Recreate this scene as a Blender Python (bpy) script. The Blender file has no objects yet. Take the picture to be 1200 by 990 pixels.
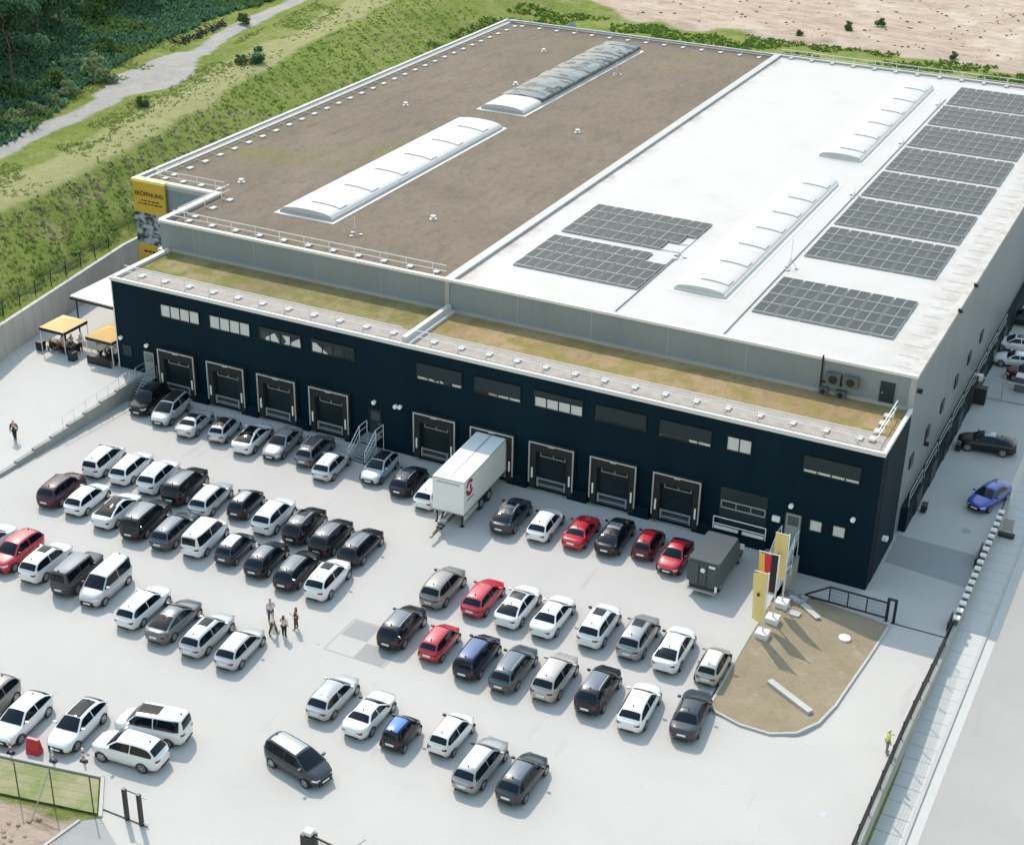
import bpy, bmesh, math, random
from mathutils import Vector, Matrix, Euler, noise
R = math.radians
random.seed(7)
sc = bpy.context.scene
col = sc.collection

# ------------------------------------------------------------------ camera, world, sun, exposure
cam_d = bpy.data.cameras.new('camera'); cam = bpy.data.objects.new('camera', cam_d); col.objects.link(cam)
cam.location = (17.1365, -92.799, 57.738)
cam.rotation_euler = (1.0987963, -0.01947032, 0.46107378)
cam_d.sensor_width = 36; cam_d.lens = 54.0537; cam_d.clip_end = 2000; cam_d.clip_start = 1
sc.camera = cam

SUNV = Vector((.645, -.58, -1)).normalized()           # direction the light travels
world = bpy.data.worlds.new('World'); sc.world = world; world.use_nodes = True
wn = world.node_tree.nodes; wl = world.node_tree.links
bg = wn['Background']
sky = wn.new('ShaderNodeTexSky'); sky.sky_type = 'NISHITA'; sky.sun_disc = False
sky.sun_elevation = math.asin(-SUNV.z)
sky.sun_rotation = math.atan2(-SUNV.x, -SUNV.y)
sky.air_density = 2.5; sky.dust_density = 1.2; sky.ozone_density = 1.5
wl.new(sky.outputs[0], bg.inputs[0]); bg.inputs[1].default_value = 0.15
sd = bpy.data.lights.new('sun', 'SUN'); sun = bpy.data.objects.new('sun', sd); col.objects.link(sun)
sd.energy = 2.25; sd.angle = R(.53); sd.color = (1, .90, .80)
sun.rotation_euler = SUNV.to_track_quat('-Z', 'Y').to_euler()
sun.location = (-60, 60, 90)
sc.view_settings.view_transform = 'Standard'; sc.view_settings.look = 'None'
sc.view_settings.exposure = 0.66; sc.view_settings.gamma = 1
sc.view_settings.use_curve_mapping = False

# ------------------------------------------------------------------ materials
MATS = {}
def mat(name, color, rough=.7, metal=0., spec=.5, coat=0., noise_amt=0., noise_scale=1., color2=None, bump=0., detail=6, ripple=None):
    if name in MATS: return MATS[name]
    m = bpy.data.materials.new(name); m.use_nodes = True; nt = m.node_tree; b = nt.nodes['Principled BSDF']
    c = (*color, 1)
    b.inputs['Base Color'].default_value = c
    b.inputs['Roughness'].default_value = rough; b.inputs['Metallic'].default_value = metal
    b.inputs['Specular IOR Level'].default_value = spec; b.inputs['Coat Weight'].default_value = coat
    b.inputs['Coat Roughness'].default_value = .04
    if noise_amt or color2:
        tc = nt.nodes.new('ShaderNodeTexCoord'); n = nt.nodes.new('ShaderNodeTexNoise')
        n.inputs['Scale'].default_value = noise_scale; n.inputs['Detail'].default_value = detail
        n.inputs['Roughness'].default_value = .65
        nt.links.new(tc.outputs['Object'], n.inputs['Vector'])
        mx = nt.nodes.new('ShaderNodeMix'); mx.data_type = 'RGBA'
        r = nt.nodes.new('ShaderNodeMapRange'); r.inputs['From Min'].default_value = .3; r.inputs['From Max'].default_value = .7
        nt.links.new(n.outputs['Fac'], r.inputs['Value']); nt.links.new(r.outputs[0], mx.inputs['Factor'])
        d = color2 or tuple(max(0, v*(1-noise_amt)) for v in color)
        mx.inputs['A'].default_value = (*d, 1); mx.inputs['B'].default_value = c
        nt.links.new(mx.outputs['Result'], b.inputs['Base Color'])
        if bump:
            n2 = nt.nodes.new('ShaderNodeTexNoise'); n2.inputs['Scale'].default_value = noise_scale*8; n2.inputs['Detail'].default_value = 4
            nt.links.new(tc.outputs['Object'], n2.inputs['Vector'])
            bp = nt.nodes.new('ShaderNodeBump'); bp.inputs['Strength'].default_value = bump; bp.inputs['Distance'].default_value = .05
            nt.links.new(n2.outputs['Fac'], bp.inputs['Height']); nt.links.new(bp.outputs[0], b.inputs['Normal'])
    MATS[name] = m; return m

def nodes_of(m): return m.node_tree.nodes, m.node_tree.links, m.node_tree.nodes['Principled BSDF']
def mixrgb(N, L, a, b, f):
    mx = N.new('ShaderNodeMix'); mx.data_type = 'RGBA'
    for s, v in (('A', a), ('B', b), ('Factor', f)):
        if isinstance(v, (tuple, list)): mx.inputs[s].default_value = (*v, 1)
        elif isinstance(v, (int, float)): mx.inputs[s].default_value = v
        else: L.new(v, mx.inputs[s])
    return mx.outputs['Result']
def tex_noise(N, L, scale, detail=6, rough=.6, vec=None, lo=.3, hi=.7, stretch=None):
    tc = N.new('ShaderNodeTexCoord'); src = tc.outputs['Object']
    if stretch:
        mp = N.new('ShaderNodeMapping'); mp.inputs['Scale'].default_value = stretch[:3]
        if len(stretch) > 3: mp.inputs['Rotation'].default_value = (0, 0, stretch[3])
        L.new(src, mp.inputs[0]); src = mp.outputs[0]
    n = N.new('ShaderNodeTexNoise'); n.inputs['Scale'].default_value = scale; n.inputs['Detail'].default_value = detail
    n.inputs['Roughness'].default_value = rough; L.new(src, n.inputs['Vector'])
    r = N.new('ShaderNodeMapRange'); r.inputs['From Min'].default_value = lo; r.inputs['From Max'].default_value = hi
    L.new(n.outputs['Fac'], r.inputs['Value']); return r.outputs[0]

# paving: pale concrete pavers with faint blotches and fine joints
def paving(name, base, dark, joint=True):
    m = mat(name, base, .85, spec=.3); N, L, b = nodes_of(m)
    c = mixrgb(N, L, dark, base, tex_noise(N, L, .12, 8, .6))
    c = mixrgb(N, L, c, tuple(v*.88 for v in base), tex_noise(N, L, .45, 8, .7, lo=.55, hi=.85))
    c = mixrgb(N, L, c, tuple(v*.80 for v in base), tex_noise(N, L, .9, 4, .5, lo=.66, hi=.78, stretch=(1, .12, 1, .3)))
    c = mixrgb(N, L, c, tuple(v*.62 for v in base), tex_noise(N, L, 1.7, 2, .4, lo=.76, hi=.84))
    c = mixrgb(N, L, c, tuple(min(1, v*1.06) for v in base), tex_noise(N, L, 9, 3, .8, lo=.5, hi=.9))
    if joint:
        tc = N.new('ShaderNodeTexCoord'); br = N.new('ShaderNodeTexBrick')
        br.inputs['Scale'].default_value = 1; br.inputs['Brick Width'].default_value = .4; br.inputs['Row Height'].default_value = .2
        br.inputs['Mortar Size'].default_value = .008; br.inputs['Color1'].default_value = (1, 1, 1, 1); br.inputs['Color2'].default_value = (.985, .985, .985, 1)
        br.inputs['Mortar'].default_value = (.93, .93, .93, 1)
        L.new(tc.outputs['Object'], br.inputs['Vector'])
        mm = N.new('ShaderNodeMix'); mm.data_type = 'RGBA'; mm.blend_type = 'MULTIPLY'; mm.inputs['Factor'].default_value = 1
        L.new(c, mm.inputs['A']); L.new(br.outputs['Color'], mm.inputs['B']); c = mm.outputs['Result']
    L.new(c, b.inputs['Base Color']); return m
M_yard = paving('yard_paving', (.485, .465, .435), (.445, .428, .405))
M_plat = paving('platform_paving', (.53, .515, .485), (.495, .48, .455))
M_patch = paving('patch_paving', (.33, .33, .325), (.29, .29, .285))
M_street = mat('street_asphalt', (.40, .395, .385), .85); N, L, b_ = nodes_of(M_street)
c = mixrgb(N, L, (.33, .32, .30), (.375, .365, .345), tex_noise(N, L, .15, 8)); c = mixrgb(N, L, c, (.28, .27, .255), tex_noise(N, L, .9, 6, .6, lo=.6, hi=.85, stretch=(1, .08, 1)))
c = mixrgb(N, L, c, (.42, .41, .39), tex_noise(N, L, 14, 2, .7, lo=.55, hi=.9)); L.new(c, b_.inputs['Base Color'])
M_walk = paving('sidewalk_paving', (.52, .515, .495), (.48, .475, .46))
M_conc = mat('concrete', (.47, .46, .44), .85, noise_amt=.14, noise_scale=.8, bump=.2)
M_concd = mat('concrete_weathered', (.36, .36, .34), .85, noise_amt=.25, noise_scale=.7, bump=.2)
M_white = mat('white_coated_metal', (.68, .67, .66), .5)
M_cap = mat('parapet_metal', (.42, .42, .42), .45, metal=.2, noise_amt=.12, noise_scale=.6)
M_capl = mat('light_metal_cap', (.56, .55, .54), .5, noise_amt=.06, noise_scale=.5)
M_rail = mat('galvanised_rail', (.78, .76, .74), .5)
M_steel = mat('galvanised_steel', (.45, .48, .50), .45, metal=.6, noise_amt=.2, noise_scale=3)
M_black = mat('black_metal', (.012, .013, .015), .45)
M_rubber = mat('black_rubber', (.015, .016, .018), .75)
M_tyre = mat('tyre_rubber', (.02, .02, .022), .8)
M_rim = mat('alloy_rim', (.42, .43, .45), .3, metal=.8)
M_glass = mat('vehicle_glass', (.004, .008, .014), .06, spec=.32)
M_winglass = mat('window_glass', (.06, .08, .09), .06, spec=1, coat=.5)
M_blind = mat('pale_window_blind', (.62, .64, .64), .5, noise_amt=.1, noise_scale=2)
M_shutter = mat('dark_roller_shutter', (.014, .028, .038), .5, metal=.2)
M_trim = mat('black_trim', (.02, .02, .022), .5)
M_plate = mat('licence_plate', (.75, .75, .75), .5)
M_head = mat('headlight_glass', (.7, .73, .76), .08, coat=1)
M_tail = mat('tail_light_red', (.20, .006, .012), .25)
M_lampw = mat('white_lamp_body', (.85, .85, .83), .4)
M_redp = mat('red_plastic', (.45, .02, .03), .45)
M_skin = mat('skin', (.55, .33, .24), .6)
M_hair = mat('dark_hair', (.02, .014, .01), .6)

# dark blue facade panels, with fine vertical joints and slightly uneven sheets
M_dark = mat('dark_blue_cladding', (.003, .013, .022), .6, spec=.10); N, L, b_ = nodes_of(M_dark)
c = mixrgb(N, L, (.0022, .0135, .0245), (.0034, .0185, .031), tex_noise(N, L, .35, 4, .5, stretch=(1, 1, .15)))
tc = N.new('ShaderNodeTexCoord'); br = N.new('ShaderNodeTexWave'); br.wave_type = 'BANDS'; br.bands_direction = 'X'
br.inputs['Scale'].default_value = .314; L.new(tc.outputs['Object'], br.inputs['Vector'])
rr = N.new('ShaderNodeMapRange'); rr.inputs['From Min'].default_value = .0; rr.inputs['From Max'].default_value = .003; L.new(br.outputs['Fac'], rr.inputs['Value'])
c = mixrgb(N, L, (.004, .008, .012), c, rr.outputs[0]); L.new(c, b_.inputs['Base Color'])
# silver grey sandwich panel
def panelwall(name, axis, tint):
    m = mat(name, tint, .4, metal=.1, spec=.4); N, L, b_ = nodes_of(m)
    c = mixrgb(N, L, tuple(v*.86 for v in tint), tint, tex_noise(N, L, .25, 5, .55, stretch=(1, 1, .35)))
    tc = N.new('ShaderNodeTexCoord'); br = N.new('ShaderNodeTexWave'); br.wave_type = 'BANDS'; br.bands_direction = axis
    br.inputs['Scale'].default_value = .314*.8; L.new(tc.outputs['Object'], br.inputs['Vector'])
    rr = N.new('ShaderNodeMapRange'); rr.inputs['From Max'].default_value = .0015; L.new(br.outputs['Fac'], rr.inputs['Value'])
    c = mixrgb(N, L, tuple(v*.7 for v in tint), c, rr.outputs[0]); L.new(c, b_.inputs['Base Color']); return m
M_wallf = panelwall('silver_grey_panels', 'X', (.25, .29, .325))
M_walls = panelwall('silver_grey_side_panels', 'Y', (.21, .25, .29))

# green/gravel roofs
def roofmat(name, a, b2, g, gl=.55, gh=.75, gs=.05):
    m = mat(name, a, .95, spec=.15); N, L, b_ = nodes_of(m)
    c = mixrgb(N, L, a, b2, tex_noise(N, L, .12, 8, .6))
    c = mixrgb(N, L, c, g, tex_noise(N, L, gs, 5, .6, lo=gl, hi=gh))
    c = mixrgb(N, L, c, tuple(v*.5 for v in a), tex_noise(N, L, 1.6, 7, .85, lo=.5, hi=.8))
    c = mixrgb(N, L, c, tuple(v*.75 for v in a), tex_noise(N, L, .5, 8, .8, lo=.5, hi=.75, stretch=(1.5, .4, 1)))
    c = mixrgb(N, L, c, tuple(min(1, v*1.6) for v in b2), tex_noise(N, L, 5, 5, .8, lo=.58, hi=.9))
    L.new(c, b_.inputs['Base Color'])
    bp = N.new('ShaderNodeBump'); bp.inputs['Strength'].default_value = .5; bp.inputs['Distance'].default_value = .08
    L.new(tex_noise(N, L, 6, 5, .8), bp.inputs['Height']); L.new(bp.outputs[0], b_.inputs['Normal']); return m
M_gravel = roofmat('sedum_gravel_roof', (.180, .145, .112), (.232, .188, .148), (.20, .18, .075), .56, .72, .045)
M_lowgreen = roofmat('yellow_green_sedum', (.23, .19, .095), (.34, .28, .14), (.20, .19, .06), .45, .6, .5)
M_lowdry = roofmat('dry_sedum', (.30, .21, .11), (.42, .31, .18), (.27, .22, .08), .45, .6, .5)
M_slab = mat('roof_edge_slabs', (.42, .37, .33), .9, noise_amt=.3, noise_scale=1.5)
M_wroof = mat('white_roof_membrane', (.49, .47, .455), .6); N, L, b_ = nodes_of(M_wroof)
c = mixrgb(N, L, (.49, .47, .455), (.44, .415, .39), tex_noise(N, L, .22, 8, .7, lo=.5, hi=.8))
c = mixrgb(N, L, c, (.40, .36, .32), tex_noise(N, L, .55, 7, .7, lo=.62, hi=.8, stretch=(.5, 1.4, 1)))
tcw = N.new('ShaderNodeTexCoord'); sxw = N.new('ShaderNodeSeparateXYZ'); L.new(tcw.outputs['Object'], sxw.inputs[0])
rw = N.new('ShaderNodeMapRange'); rw.inputs['From Min'].default_value = -4.0; rw.inputs['From Max'].default_value = -1.0; L.new(sxw.outputs[0], rw.inputs['Value'])
mw = N.new('ShaderNodeMath'); mw.operation = 'MULTIPLY'; L.new(rw.outputs[0], mw.inputs[0]); L.new(tex_noise(N, L, .6, 7, .75, lo=.42, hi=.7), mw.inputs[1])
c = mixrgb(N, L, c, (.34, .29, .25), mw.outputs[0])
rv = N.new('ShaderNodeMapRange'); rv.inputs['From Min'].default_value = -35.6; rv.inputs['From Max'].default_value = -37.1; L.new(sxw.outputs[0], rv.inputs['Value'])
mv = N.new('ShaderNodeMath'); mv.operation = 'MULTIPLY'; L.new(rv.outputs[0], mv.inputs[0]); L.new(tex_noise(N, L, .35, 7, .75, lo=.45, hi=.65), mv.inputs[1])
c = mixrgb(N, L, c, (.30, .20, .16), mv.outputs[0]); L.new(c, b_.inputs['Base Color'])
M_solar = mat('solar_cell_glass', (.020, .025, .040), .4, spec=.3, coat=0, noise_amt=.15, noise_scale=.8)
M_alu = mat('aluminium_frame', (.55, .56, .57), .35, metal=.7)
M_dome = mat('opal_skylight_plastic', (.55, .53, .52), .4)
M_domew = mat('white_skylight_plastic', (.53, .51, .50), .5)
M_tarp = mat('grey_plastic_sheet', (.17, .19, .22), .35, noise_amt=.45, noise_scale=.9)
M_tarpb = mat('black_plastic_sheet', (.03, .03, .035), .5)

# ------------------------------------------------------------------ mesh helpers
def bm_new(): return bmesh.new()
def add_box(bm, x0, x1, y0, y1, z0, z1, mi=0, M=None):
    P = [Vector((x, y, z)) for z in (z0, z1) for y in (y0, y1) for x in (x0, x1)]
    if M: P = [M @ q for q in P]
    v = [bm.verts.new(q) for q in P]
    for f in ((0, 2, 3, 1), (4, 5, 7, 6), (0, 1, 5, 4), (2, 6, 7, 3), (0, 4, 6, 2), (1, 3, 7, 5)):
        fc = bm.faces.new([v[i] for i in f]); fc.material_index = mi
def add_quad(bm, pts, mi=0):
    f = bm.faces.new([bm.verts.new(q) for q in pts]); f.material_index = mi; return f
def add_tube(bm, pts, r, n=6, mi=0, r2=None, cap=True):
    pts = [Vector(q) for q in pts]; rings = []
    for i, q in enumerate(pts):
        d = (pts[min(i+1, len(pts)-1)] - pts[max(i-1, 0)]).normalized()
        a = d.orthogonal().normalized() if abs(d.z) > .99 else d.cross(Vector((0, 0, 1))).normalized()
        b = d.cross(a).normalized(); rad = r if r2 is None else r + (r2-r)*i/(len(pts)-1)
        rings.append([bm.verts.new(q + (a*math.cos(t)+b*math.sin(t))*rad) for t in [2*math.pi*k/n for k in range(n)]])
    for A, B in zip(rings, rings[1:]):
        for k in range(n):
            f = bm.faces.new([A[k], A[(k+1) % n], B[(k+1) % n], B[k]]); f.material_index = mi; f.smooth = n > 6
    if cap:
        bm.faces.new(rings[0][::-1]).material_index = mi; bm.faces.new(rings[-1]).material_index = mi
def add_disc(bm, c, r, h, n=16, axis='Z', mi=0):
    c = Vector(c); d = {'Z': Vector((0, 0, 1)), 'Y': Vector((0, 1, 0)), 'X': Vector((1, 0, 0))}[axis]
    add_tube(bm, [c, c+d*h], r, n, mi)
def add_prism(bm, poly, z0, z1, mi=0):
    a = [bm.verts.new((x, y, z0 if not callable(z0) else z0(x, y))) for x, y in poly]
    b = [bm.verts.new((x, y, z1 if not callable(z1) else z1(x, y))) for x, y in poly]
    n = len(poly)
    for i in range(n): bm.faces.new([a[i], a[(i+1) % n], b[(i+1) % n], b[i]]).material_index = mi
    bm.faces.new(b).material_index = mi; bm.faces.new(a[::-1]).material_index = mi
def finish(bm, name, recalc=True, smooth=False):
    if recalc: bmesh.ops.recalc_face_normals(bm, faces=bm.faces)
    me = bpy.data.meshes.new(name); bm.to_mesh(me); bm.free()
    if smooth:
        for p in me.polygons: p.use_smooth = True
    return me
def obj(name, bm, m, parent=None, loc=None, smooth=False, recalc=True):
    me = finish(bm, name, recalc, smooth) if isinstance(bm, bmesh.types.BMesh) else bm
    if not me.materials:
        for q in (m if isinstance(m, (list, tuple)) else [m]): me.materials.append(q)
    o = bpy.data.objects.new(name, me); col.objects.link(o)
    if parent: o.parent = parent
    if loc: o.location = loc
    return o
def tag(o, label=None, cat=None, group=None, kind=None):
    if label: o['label'] = label
    if cat: o['category'] = cat
    if group: o['group'] = group
    if kind: o['kind'] = kind
    return o
def empty(name, loc=(0, 0, 0), rz=0., label=None, cat=None, group=None):
    o = bpy.data.objects.new(name, None); col.objects.link(o); o.location = loc; o.rotation_euler = (0, 0, rz)
    o.empty_display_size = .3
    return tag(o, label, cat, group)
def copy_tree(o, parent=None):
    c = o.copy(); col.objects.link(c); c.parent = parent
    for ch in o.children: copy_tree(ch, c)
    return c
def lerp(a, b, t): return a+(b-a)*t
def clamp(t, a=0., b=1.): return max(a, min(b, t))
def sstep(t): t = clamp(t); return t*t*(3-2*t)
def pw(x, pts):
    if x <= pts[0][0]: return pts[0][1]
    for (a, u), (b, v) in zip(pts, pts[1:]):
        if x <= b: return lerp(u, v, (x-a)/(b-a))
    return pts[-1][1]
def text_mesh(body, size, extrude=.004, align='CENTER'):
    cu = bpy.data.curves.new('text', 'FONT'); cu.body = body; cu.size = size; cu.extrude = extrude; cu.align_x = align; cu.align_y = 'CENTER'; cu.offset = size*.022
    o = bpy.data.objects.new('text_tmp', cu); col.objects.link(o)
    dg = bpy.context.evaluated_depsgraph_get(); me = bpy.data.meshes.new_from_object(o.evaluated_get(dg)); me.materials.clear()
    bpy.data.objects.remove(o); bpy.data.curves.remove(cu); return me

# ------------------------------------------------------------------ ground heights
def drive_z(y): return -1.3*sstep((y+19)/17)
def street_z(y): return -1.45 - .75*sstep((y+24)/26)
def island_z(x, y): return lerp(0, drive_z(y), max(clamp((x+4.9)/7.0), sstep((y+7.5)/4.5)))
def plat_z(y): return pw(y, [(-18, .0), (-2, 1.3)])
WALLX = [(-60, -65.9), (-3.3, -75.2), (17.9, -78.7), (100, -79.2)]
def wallx(y): return pw(y, WALLX)
CREST = [(-60, -82), (10, -86.4), (30, -88.3), (63, -95), (106, -102), (150, -110), (260, -128)]
PATHC = [(-30, -92), (23, -99.2), (40, -101.6), (57, -103.8), (76, -109.8), (99, -113.5), (160, -124), (260, -140)]
FOREST = [(-30, -96), (30, -105), (46, -112), (63, -117), (83, -121), (99, -121), (160, -128), (260, -145)]
def hill(x, y):
    wx = wallx(y)-.3; cx = pw(y, CREST)
    if x > wx-1.1: return -.1
    t = clamp((wx-x)/(wx-cx)); h = lerp(4.15, 9.0, t)
    h += .35*noise.noise(Vector((x*.12, y*.12, 0)))*clamp((wx-x)/3)
    f = pw(y, FOREST)
    if x < f: h += min(6, (f-x)*.12)
    return h
def terrain_z(x, y):
    h = hill(x, y)
    if x > wallx(y)-1.4:
        h = -.12
        if x > -6.5 and y > -22: h = lerp(-.12, -1.9, clamp((x+7.6)/1.5)*sstep((y+22)/12) if x < 6.6 else 1)
        if x > 6.9: h = street_z(y)-.12
    if y > 97:
        t = sstep((y-97)/12); b = 1.5+2.5*sstep((y-104)/14)+.4*noise.noise(Vector((x*.05, y*.05, 3)))
        if x > wallx(y)-1.4: h = lerp(h, b, t)
        else: h = lerp(h, b, t*sstep((x+100)/18))
    if y > 136: h += .5*noise.noise(Vector((x*.2, y*.2, 9)))+.5
    if y < -44.9+.2*min(0, x+31.4) and x < -31.6: h += .25*(.5+noise.noise(Vector((x*.35, y*.35, 5))))+.15*noise.noise(Vector((x*1.3, y*1.3, 5)))+.1
    return h
def arange(a, b, s):
    o = []; 
    while a < b+1e-6: o.append(a); a += s
    return o
XS = arange(-330, -170, 5)+arange(-168, 10, 1.0)+arange(14, 130, 4)
YS = arange(-160, -80, 5)+arange(-78, 175, 1.0)+arange(180, 420, 6)
verts = []; masks = []
def band(x, c, w, soft): return clamp(1-(abs(x-c)-w)/soft)
for y in YS:
    fx, px, cx = pw(y, FOREST), pw(y, PATHC), pw(y, CREST)
    for x in XS:
        verts.append((x, y, terrain_z(x, y)))
        n = noise.noise(Vector((x*.15, y*.15, 1))); n2 = noise.noise(Vector((x*.5, y*.5, 2)))
        sand = 0
        if y > 125 and x > -92: sand = sstep((y-(134+4*n-2*clamp((x+60)/60)+7*clamp((-66-x)/20)))/4)
        if y < -43.5 and x < -28: sand = sstep((-44.3+.2*(x+31.4)-y+n2*.5)/.8)
        if x > 9: sand = 0
        path = band(x, px+n*.5-(.8 if abs(y-56) < 12 else 0), .95+2.9*sstep(1-abs(y-56)/15), 1.0)
        track = band(x, cx-2.6+n*1.2, 2.0, 1.8)
        gap = (px-3.5 > x) and (x > fx) 
        dry = clamp(.5+n*1.6)*(1 if px < x < cx else .25)
        lush = sstep((fx+3+n*5-x)/7) if x < fx+6 else 0
        masks.append((sand, path, max(track*(.35 if y < 0 else 1), dry*.35), lush))
nx, ny = len(XS), len(YS)
faces = [(j*nx+i, j*nx+i+1, (j+1)*nx+i+1, (j+1)*nx+i) for j in range(ny-1) for i in range(nx-1)]
me = bpy.data.meshes.new('terrain'); me.from_pydata(verts, [], faces)
at = me.color_attributes.new('zones', 'FLOAT_COLOR', 'POINT')
for i, m4 in enumerate(masks): at.data[i].color = m4
for p_ in me.polygons: p_.use_smooth = True
M_terrain = mat('grass_sand_and_gravel', (.1, .15, .05), .95, spec=.1); N, L, b_ = nodes_of(M_terrain)
va = N.new('ShaderNodeVertexColor'); va.layer_name = 'zones'; sp = N.new('ShaderNodeSeparateColor'); L.new(va.outputs['Color'], sp.inputs[0])
def ragged(src, amp=.55):
    nn = tex_noise(N, L, 1.1, 6, .75, lo=0, hi=1)
    a = N.new('ShaderNodeMath'); a.operation = 'MULTIPLY_ADD'; L.new(nn, a.inputs[0]); a.inputs[1].default_value = amp*2; a.inputs[2].default_value = -amp
    b = N.new('ShaderNodeMath'); b.operation = 'ADD'; L.new(src, b.inputs[0]); L.new(a.outputs[0], b.inputs[1])
    r = N.new('ShaderNodeMapRange'); r.inputs['From Min'].default_value = .3; r.inputs['From Max'].default_value = .7; L.new(b.outputs[0], r.inputs['Value']); return r.outputs[0]
g = mixrgb(N, L, (.17, .24, .04), (.30, .33, .09), tex_noise(N, L, .18, 8, .7))
g = mixrgb(N, L, g, (.40, .35, .18), tex_noise(N, L, .3, 8, .75, lo=.5, hi=.72))
g = mixrgb(N, L, g, (.045, .08, .02), tex_noise(N, L, 1.6, 6, .8, lo=.5, hi=.8))
lush = mixrgb(N, L, (.05, .12, .05), (.12, .20, .07), tex_noise(N, L, .5, 7, .75))
dry = mixrgb(N, L, (.46, .42, .24), (.32, .34, .12), tex_noise(N, L, .8, 7, .7))
pth = mixrgb(N, L, (.55, .51, .47), (.42, .40, .37), tex_noise(N, L, .6, 7, .7))
snd = mixrgb(N, L, (.66, .53, .43), (.50, .37, .28), tex_noise(N, L, .25, 9, .7, stretch=(.5, 1.6, 1)))
snd = mixrgb(N, L, snd, (.28, .18, .12), tex_noise(N, L, .8, 9, .8, lo=.5, hi=.72, stretch=(.35, 1.5, 1)))
snd = mixrgb(N, L, snd, (.72, .62, .52), tex_noise(N, L, .12, 7, .7, lo=.5, hi=.7))
c = mixrgb(N, L, g, lush, va.outputs['Alpha']); c = mixrgb(N, L, c, dry, ragged(sp.outputs[2]))
c = mixrgb(N, L, c, pth, ragged(sp.outputs[1], .3)); c = mixrgb(N, L, c, snd, ragged(sp.outputs[0], .4))
L.new(c, b_.inputs['Base Color'])
bp = N.new('ShaderNodeBump'); bp.inputs['Strength'].default_value = .8; bp.inputs['Distance'].default_value = .25
L.new(tex_noise(N, L, 2.4, 7, .8), bp.inputs['Height']); L.new(bp.outputs[0], b_.inputs['Normal'])
me.materials.append(M_terrain)
t_ = bpy.data.objects.new('terrain', me); col.objects.link(t_); tag(t_, kind='structure')

def sheet(name, poly_fn, xs, ys, zf, m, kind='structure'):
    bm = bm_new(); V = {}
    for j, y in enumerate(ys):
        for i, x in enumerate(xs): V[i, j] = bm.verts.new((x, y, zf(x, y)))
    for j in range(len(ys)-1):
        for i in range(len(xs)-1):
            if poly_fn is None or poly_fn((xs[i]+xs[i+1])/2, (ys[j]+ys[j+1])/2): bm.faces.new([V[i, j], V[i+1, j], V[i+1, j+1], V[i, j+1]])
    bmesh.ops.delete(bm, geom=[v for v in bm.verts if not v.link_faces], context='VERTS')
    return tag(obj(name, bm, m, smooth=True), kind=kind)
def flat(name, poly, z, m, kind='structure', thick=None):
    bm = bm_new()
    if thick: add_prism(bm, poly, z-thick, z)
    else: add_quad(bm, [(x, y, z) for x, y in poly])
    return tag(obj(name, bm, m), kind=kind)

# loading yard: three flat sheets joined edge to edge
bm = bm_new()
for poly in ([(-62.35, -18), (-62.35, 0), (-4.95, 0), (-4.95, -18)], [(-120, -58.1), (-120, -18), (-62.35, -18), (-4.95, -18), (-4.95, -41.5), (-32.9, -41.5)], [(-30.8, -44.2), (-32.9, -41.5), (-4.95, -41.5), (-4.95, -75), (-18, -52)]):
    add_quad(bm, [(x, y, 0) for x, y in poly])
tag(obj('yard', bm, M_yard), kind='structure')
# turf strip closing the gap behind the retaining wall is built with the wall
sheet('driveway', None, arange(-4.95, 6.3, 11.25/6), arange(-76, -24, 8)+arange(-23, 0, 1.0)+[10, 30, 60, 95, 120],
      lambda x, y: drive_z(y) if (x > 1 or y > -1.5) else min(drive_z(y), island_z(x, y)-.15) if -20 < y else 0.0, M_yard)
sheet('platform', lambda x, y: x > wallx(y)-1.5, arange(-85, -62.6, .8)+[-62.5], arange(-60, -20, 4)+arange(-19, 20, 1.0), lambda x, y: plat_z(y) if y > -17.9 else .004+.2*clamp((-x-66)/10)*0, M_plat)
# resurfaced patches
bm = bm_new()
for poly in ([(-28.6, -25.3), (-28.6, -21.5), (-26.7, -21.5), (-26.7, -25.3)],):
    pass
def framed(x0, x1, y0, y1, z): add_quad(bm, [(x0, y0, z), (x1, y0, z), (x1, y1, z), (x0, y1, z)])
framed(-28.5, -26.6, -23.3, -21.5, .004); framed(-26.5, -24.4, -25.1, -23.4, .004)
tag(obj('paving_patch', bm, M_patch), kind='structure')
bm = bm_new()
for x0, x1, y0, y1 in ((-28.6, -24.3, -25.2, -25.13), (-28.6, -24.3, -21.45, -21.38), (-28.67, -28.6, -25.2, -21.38), (-24.3, -24.23, -25.2, -21.38)): framed(x0, x1, y0, y1, .008)
tag(obj('paving_border', bm, M_concd), kind='structure')
flat('road_patch', [(.25, 4.4), (6.2, 3.7), (6.2, 8.4), (.2, 8.7)], -1.296, M_patch)
bm = bm_new(); add_box(bm, 2.6, 6.3, -3.25, -3.12, drive_z(-3.2)-.05, drive_z(-3.2)+.02)
tag(obj('gate_track', bm, M_black), 'thin black sliding gate rail set across the side driveway', 'gate track')

# street and pavement to the right
sheet('sidewalk', None, [6.69, 7.6, 8.45], arange(-90, 120, 3), lambda x, y: street_z(y)+.12, M_walk)
sheet('road', None, [8.65, 12, 16, 22, 40], arange(-90, 120, 3), lambda x, y: street_z(y), M_street)
bm = bm_new()
for y in arange(-88, 116, 3):
    a, b = street_z(y), street_z(y+3)
    v = [bm.verts.new(q) for q in ((8.45, y, a-.1), (8.65, y, a-.1), (8.65, y, a+.125), (8.45, y, a+.125), (8.45, y+3, b-.1), (8.65, y+3, b-.1), (8.65, y+3, b+.125), (8.45, y+3, b+.125))]
    for f in ((1, 5, 6, 2), (2, 6, 7, 3), (0, 3, 7, 4), (0, 1, 2, 3), (4, 7, 6, 5)): bm.faces.new([v[i] for i in f])
tag(obj('kerb', bm, M_conc), kind='structure')
bm = bm_new()   # expansion joints of the pavement
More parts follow.
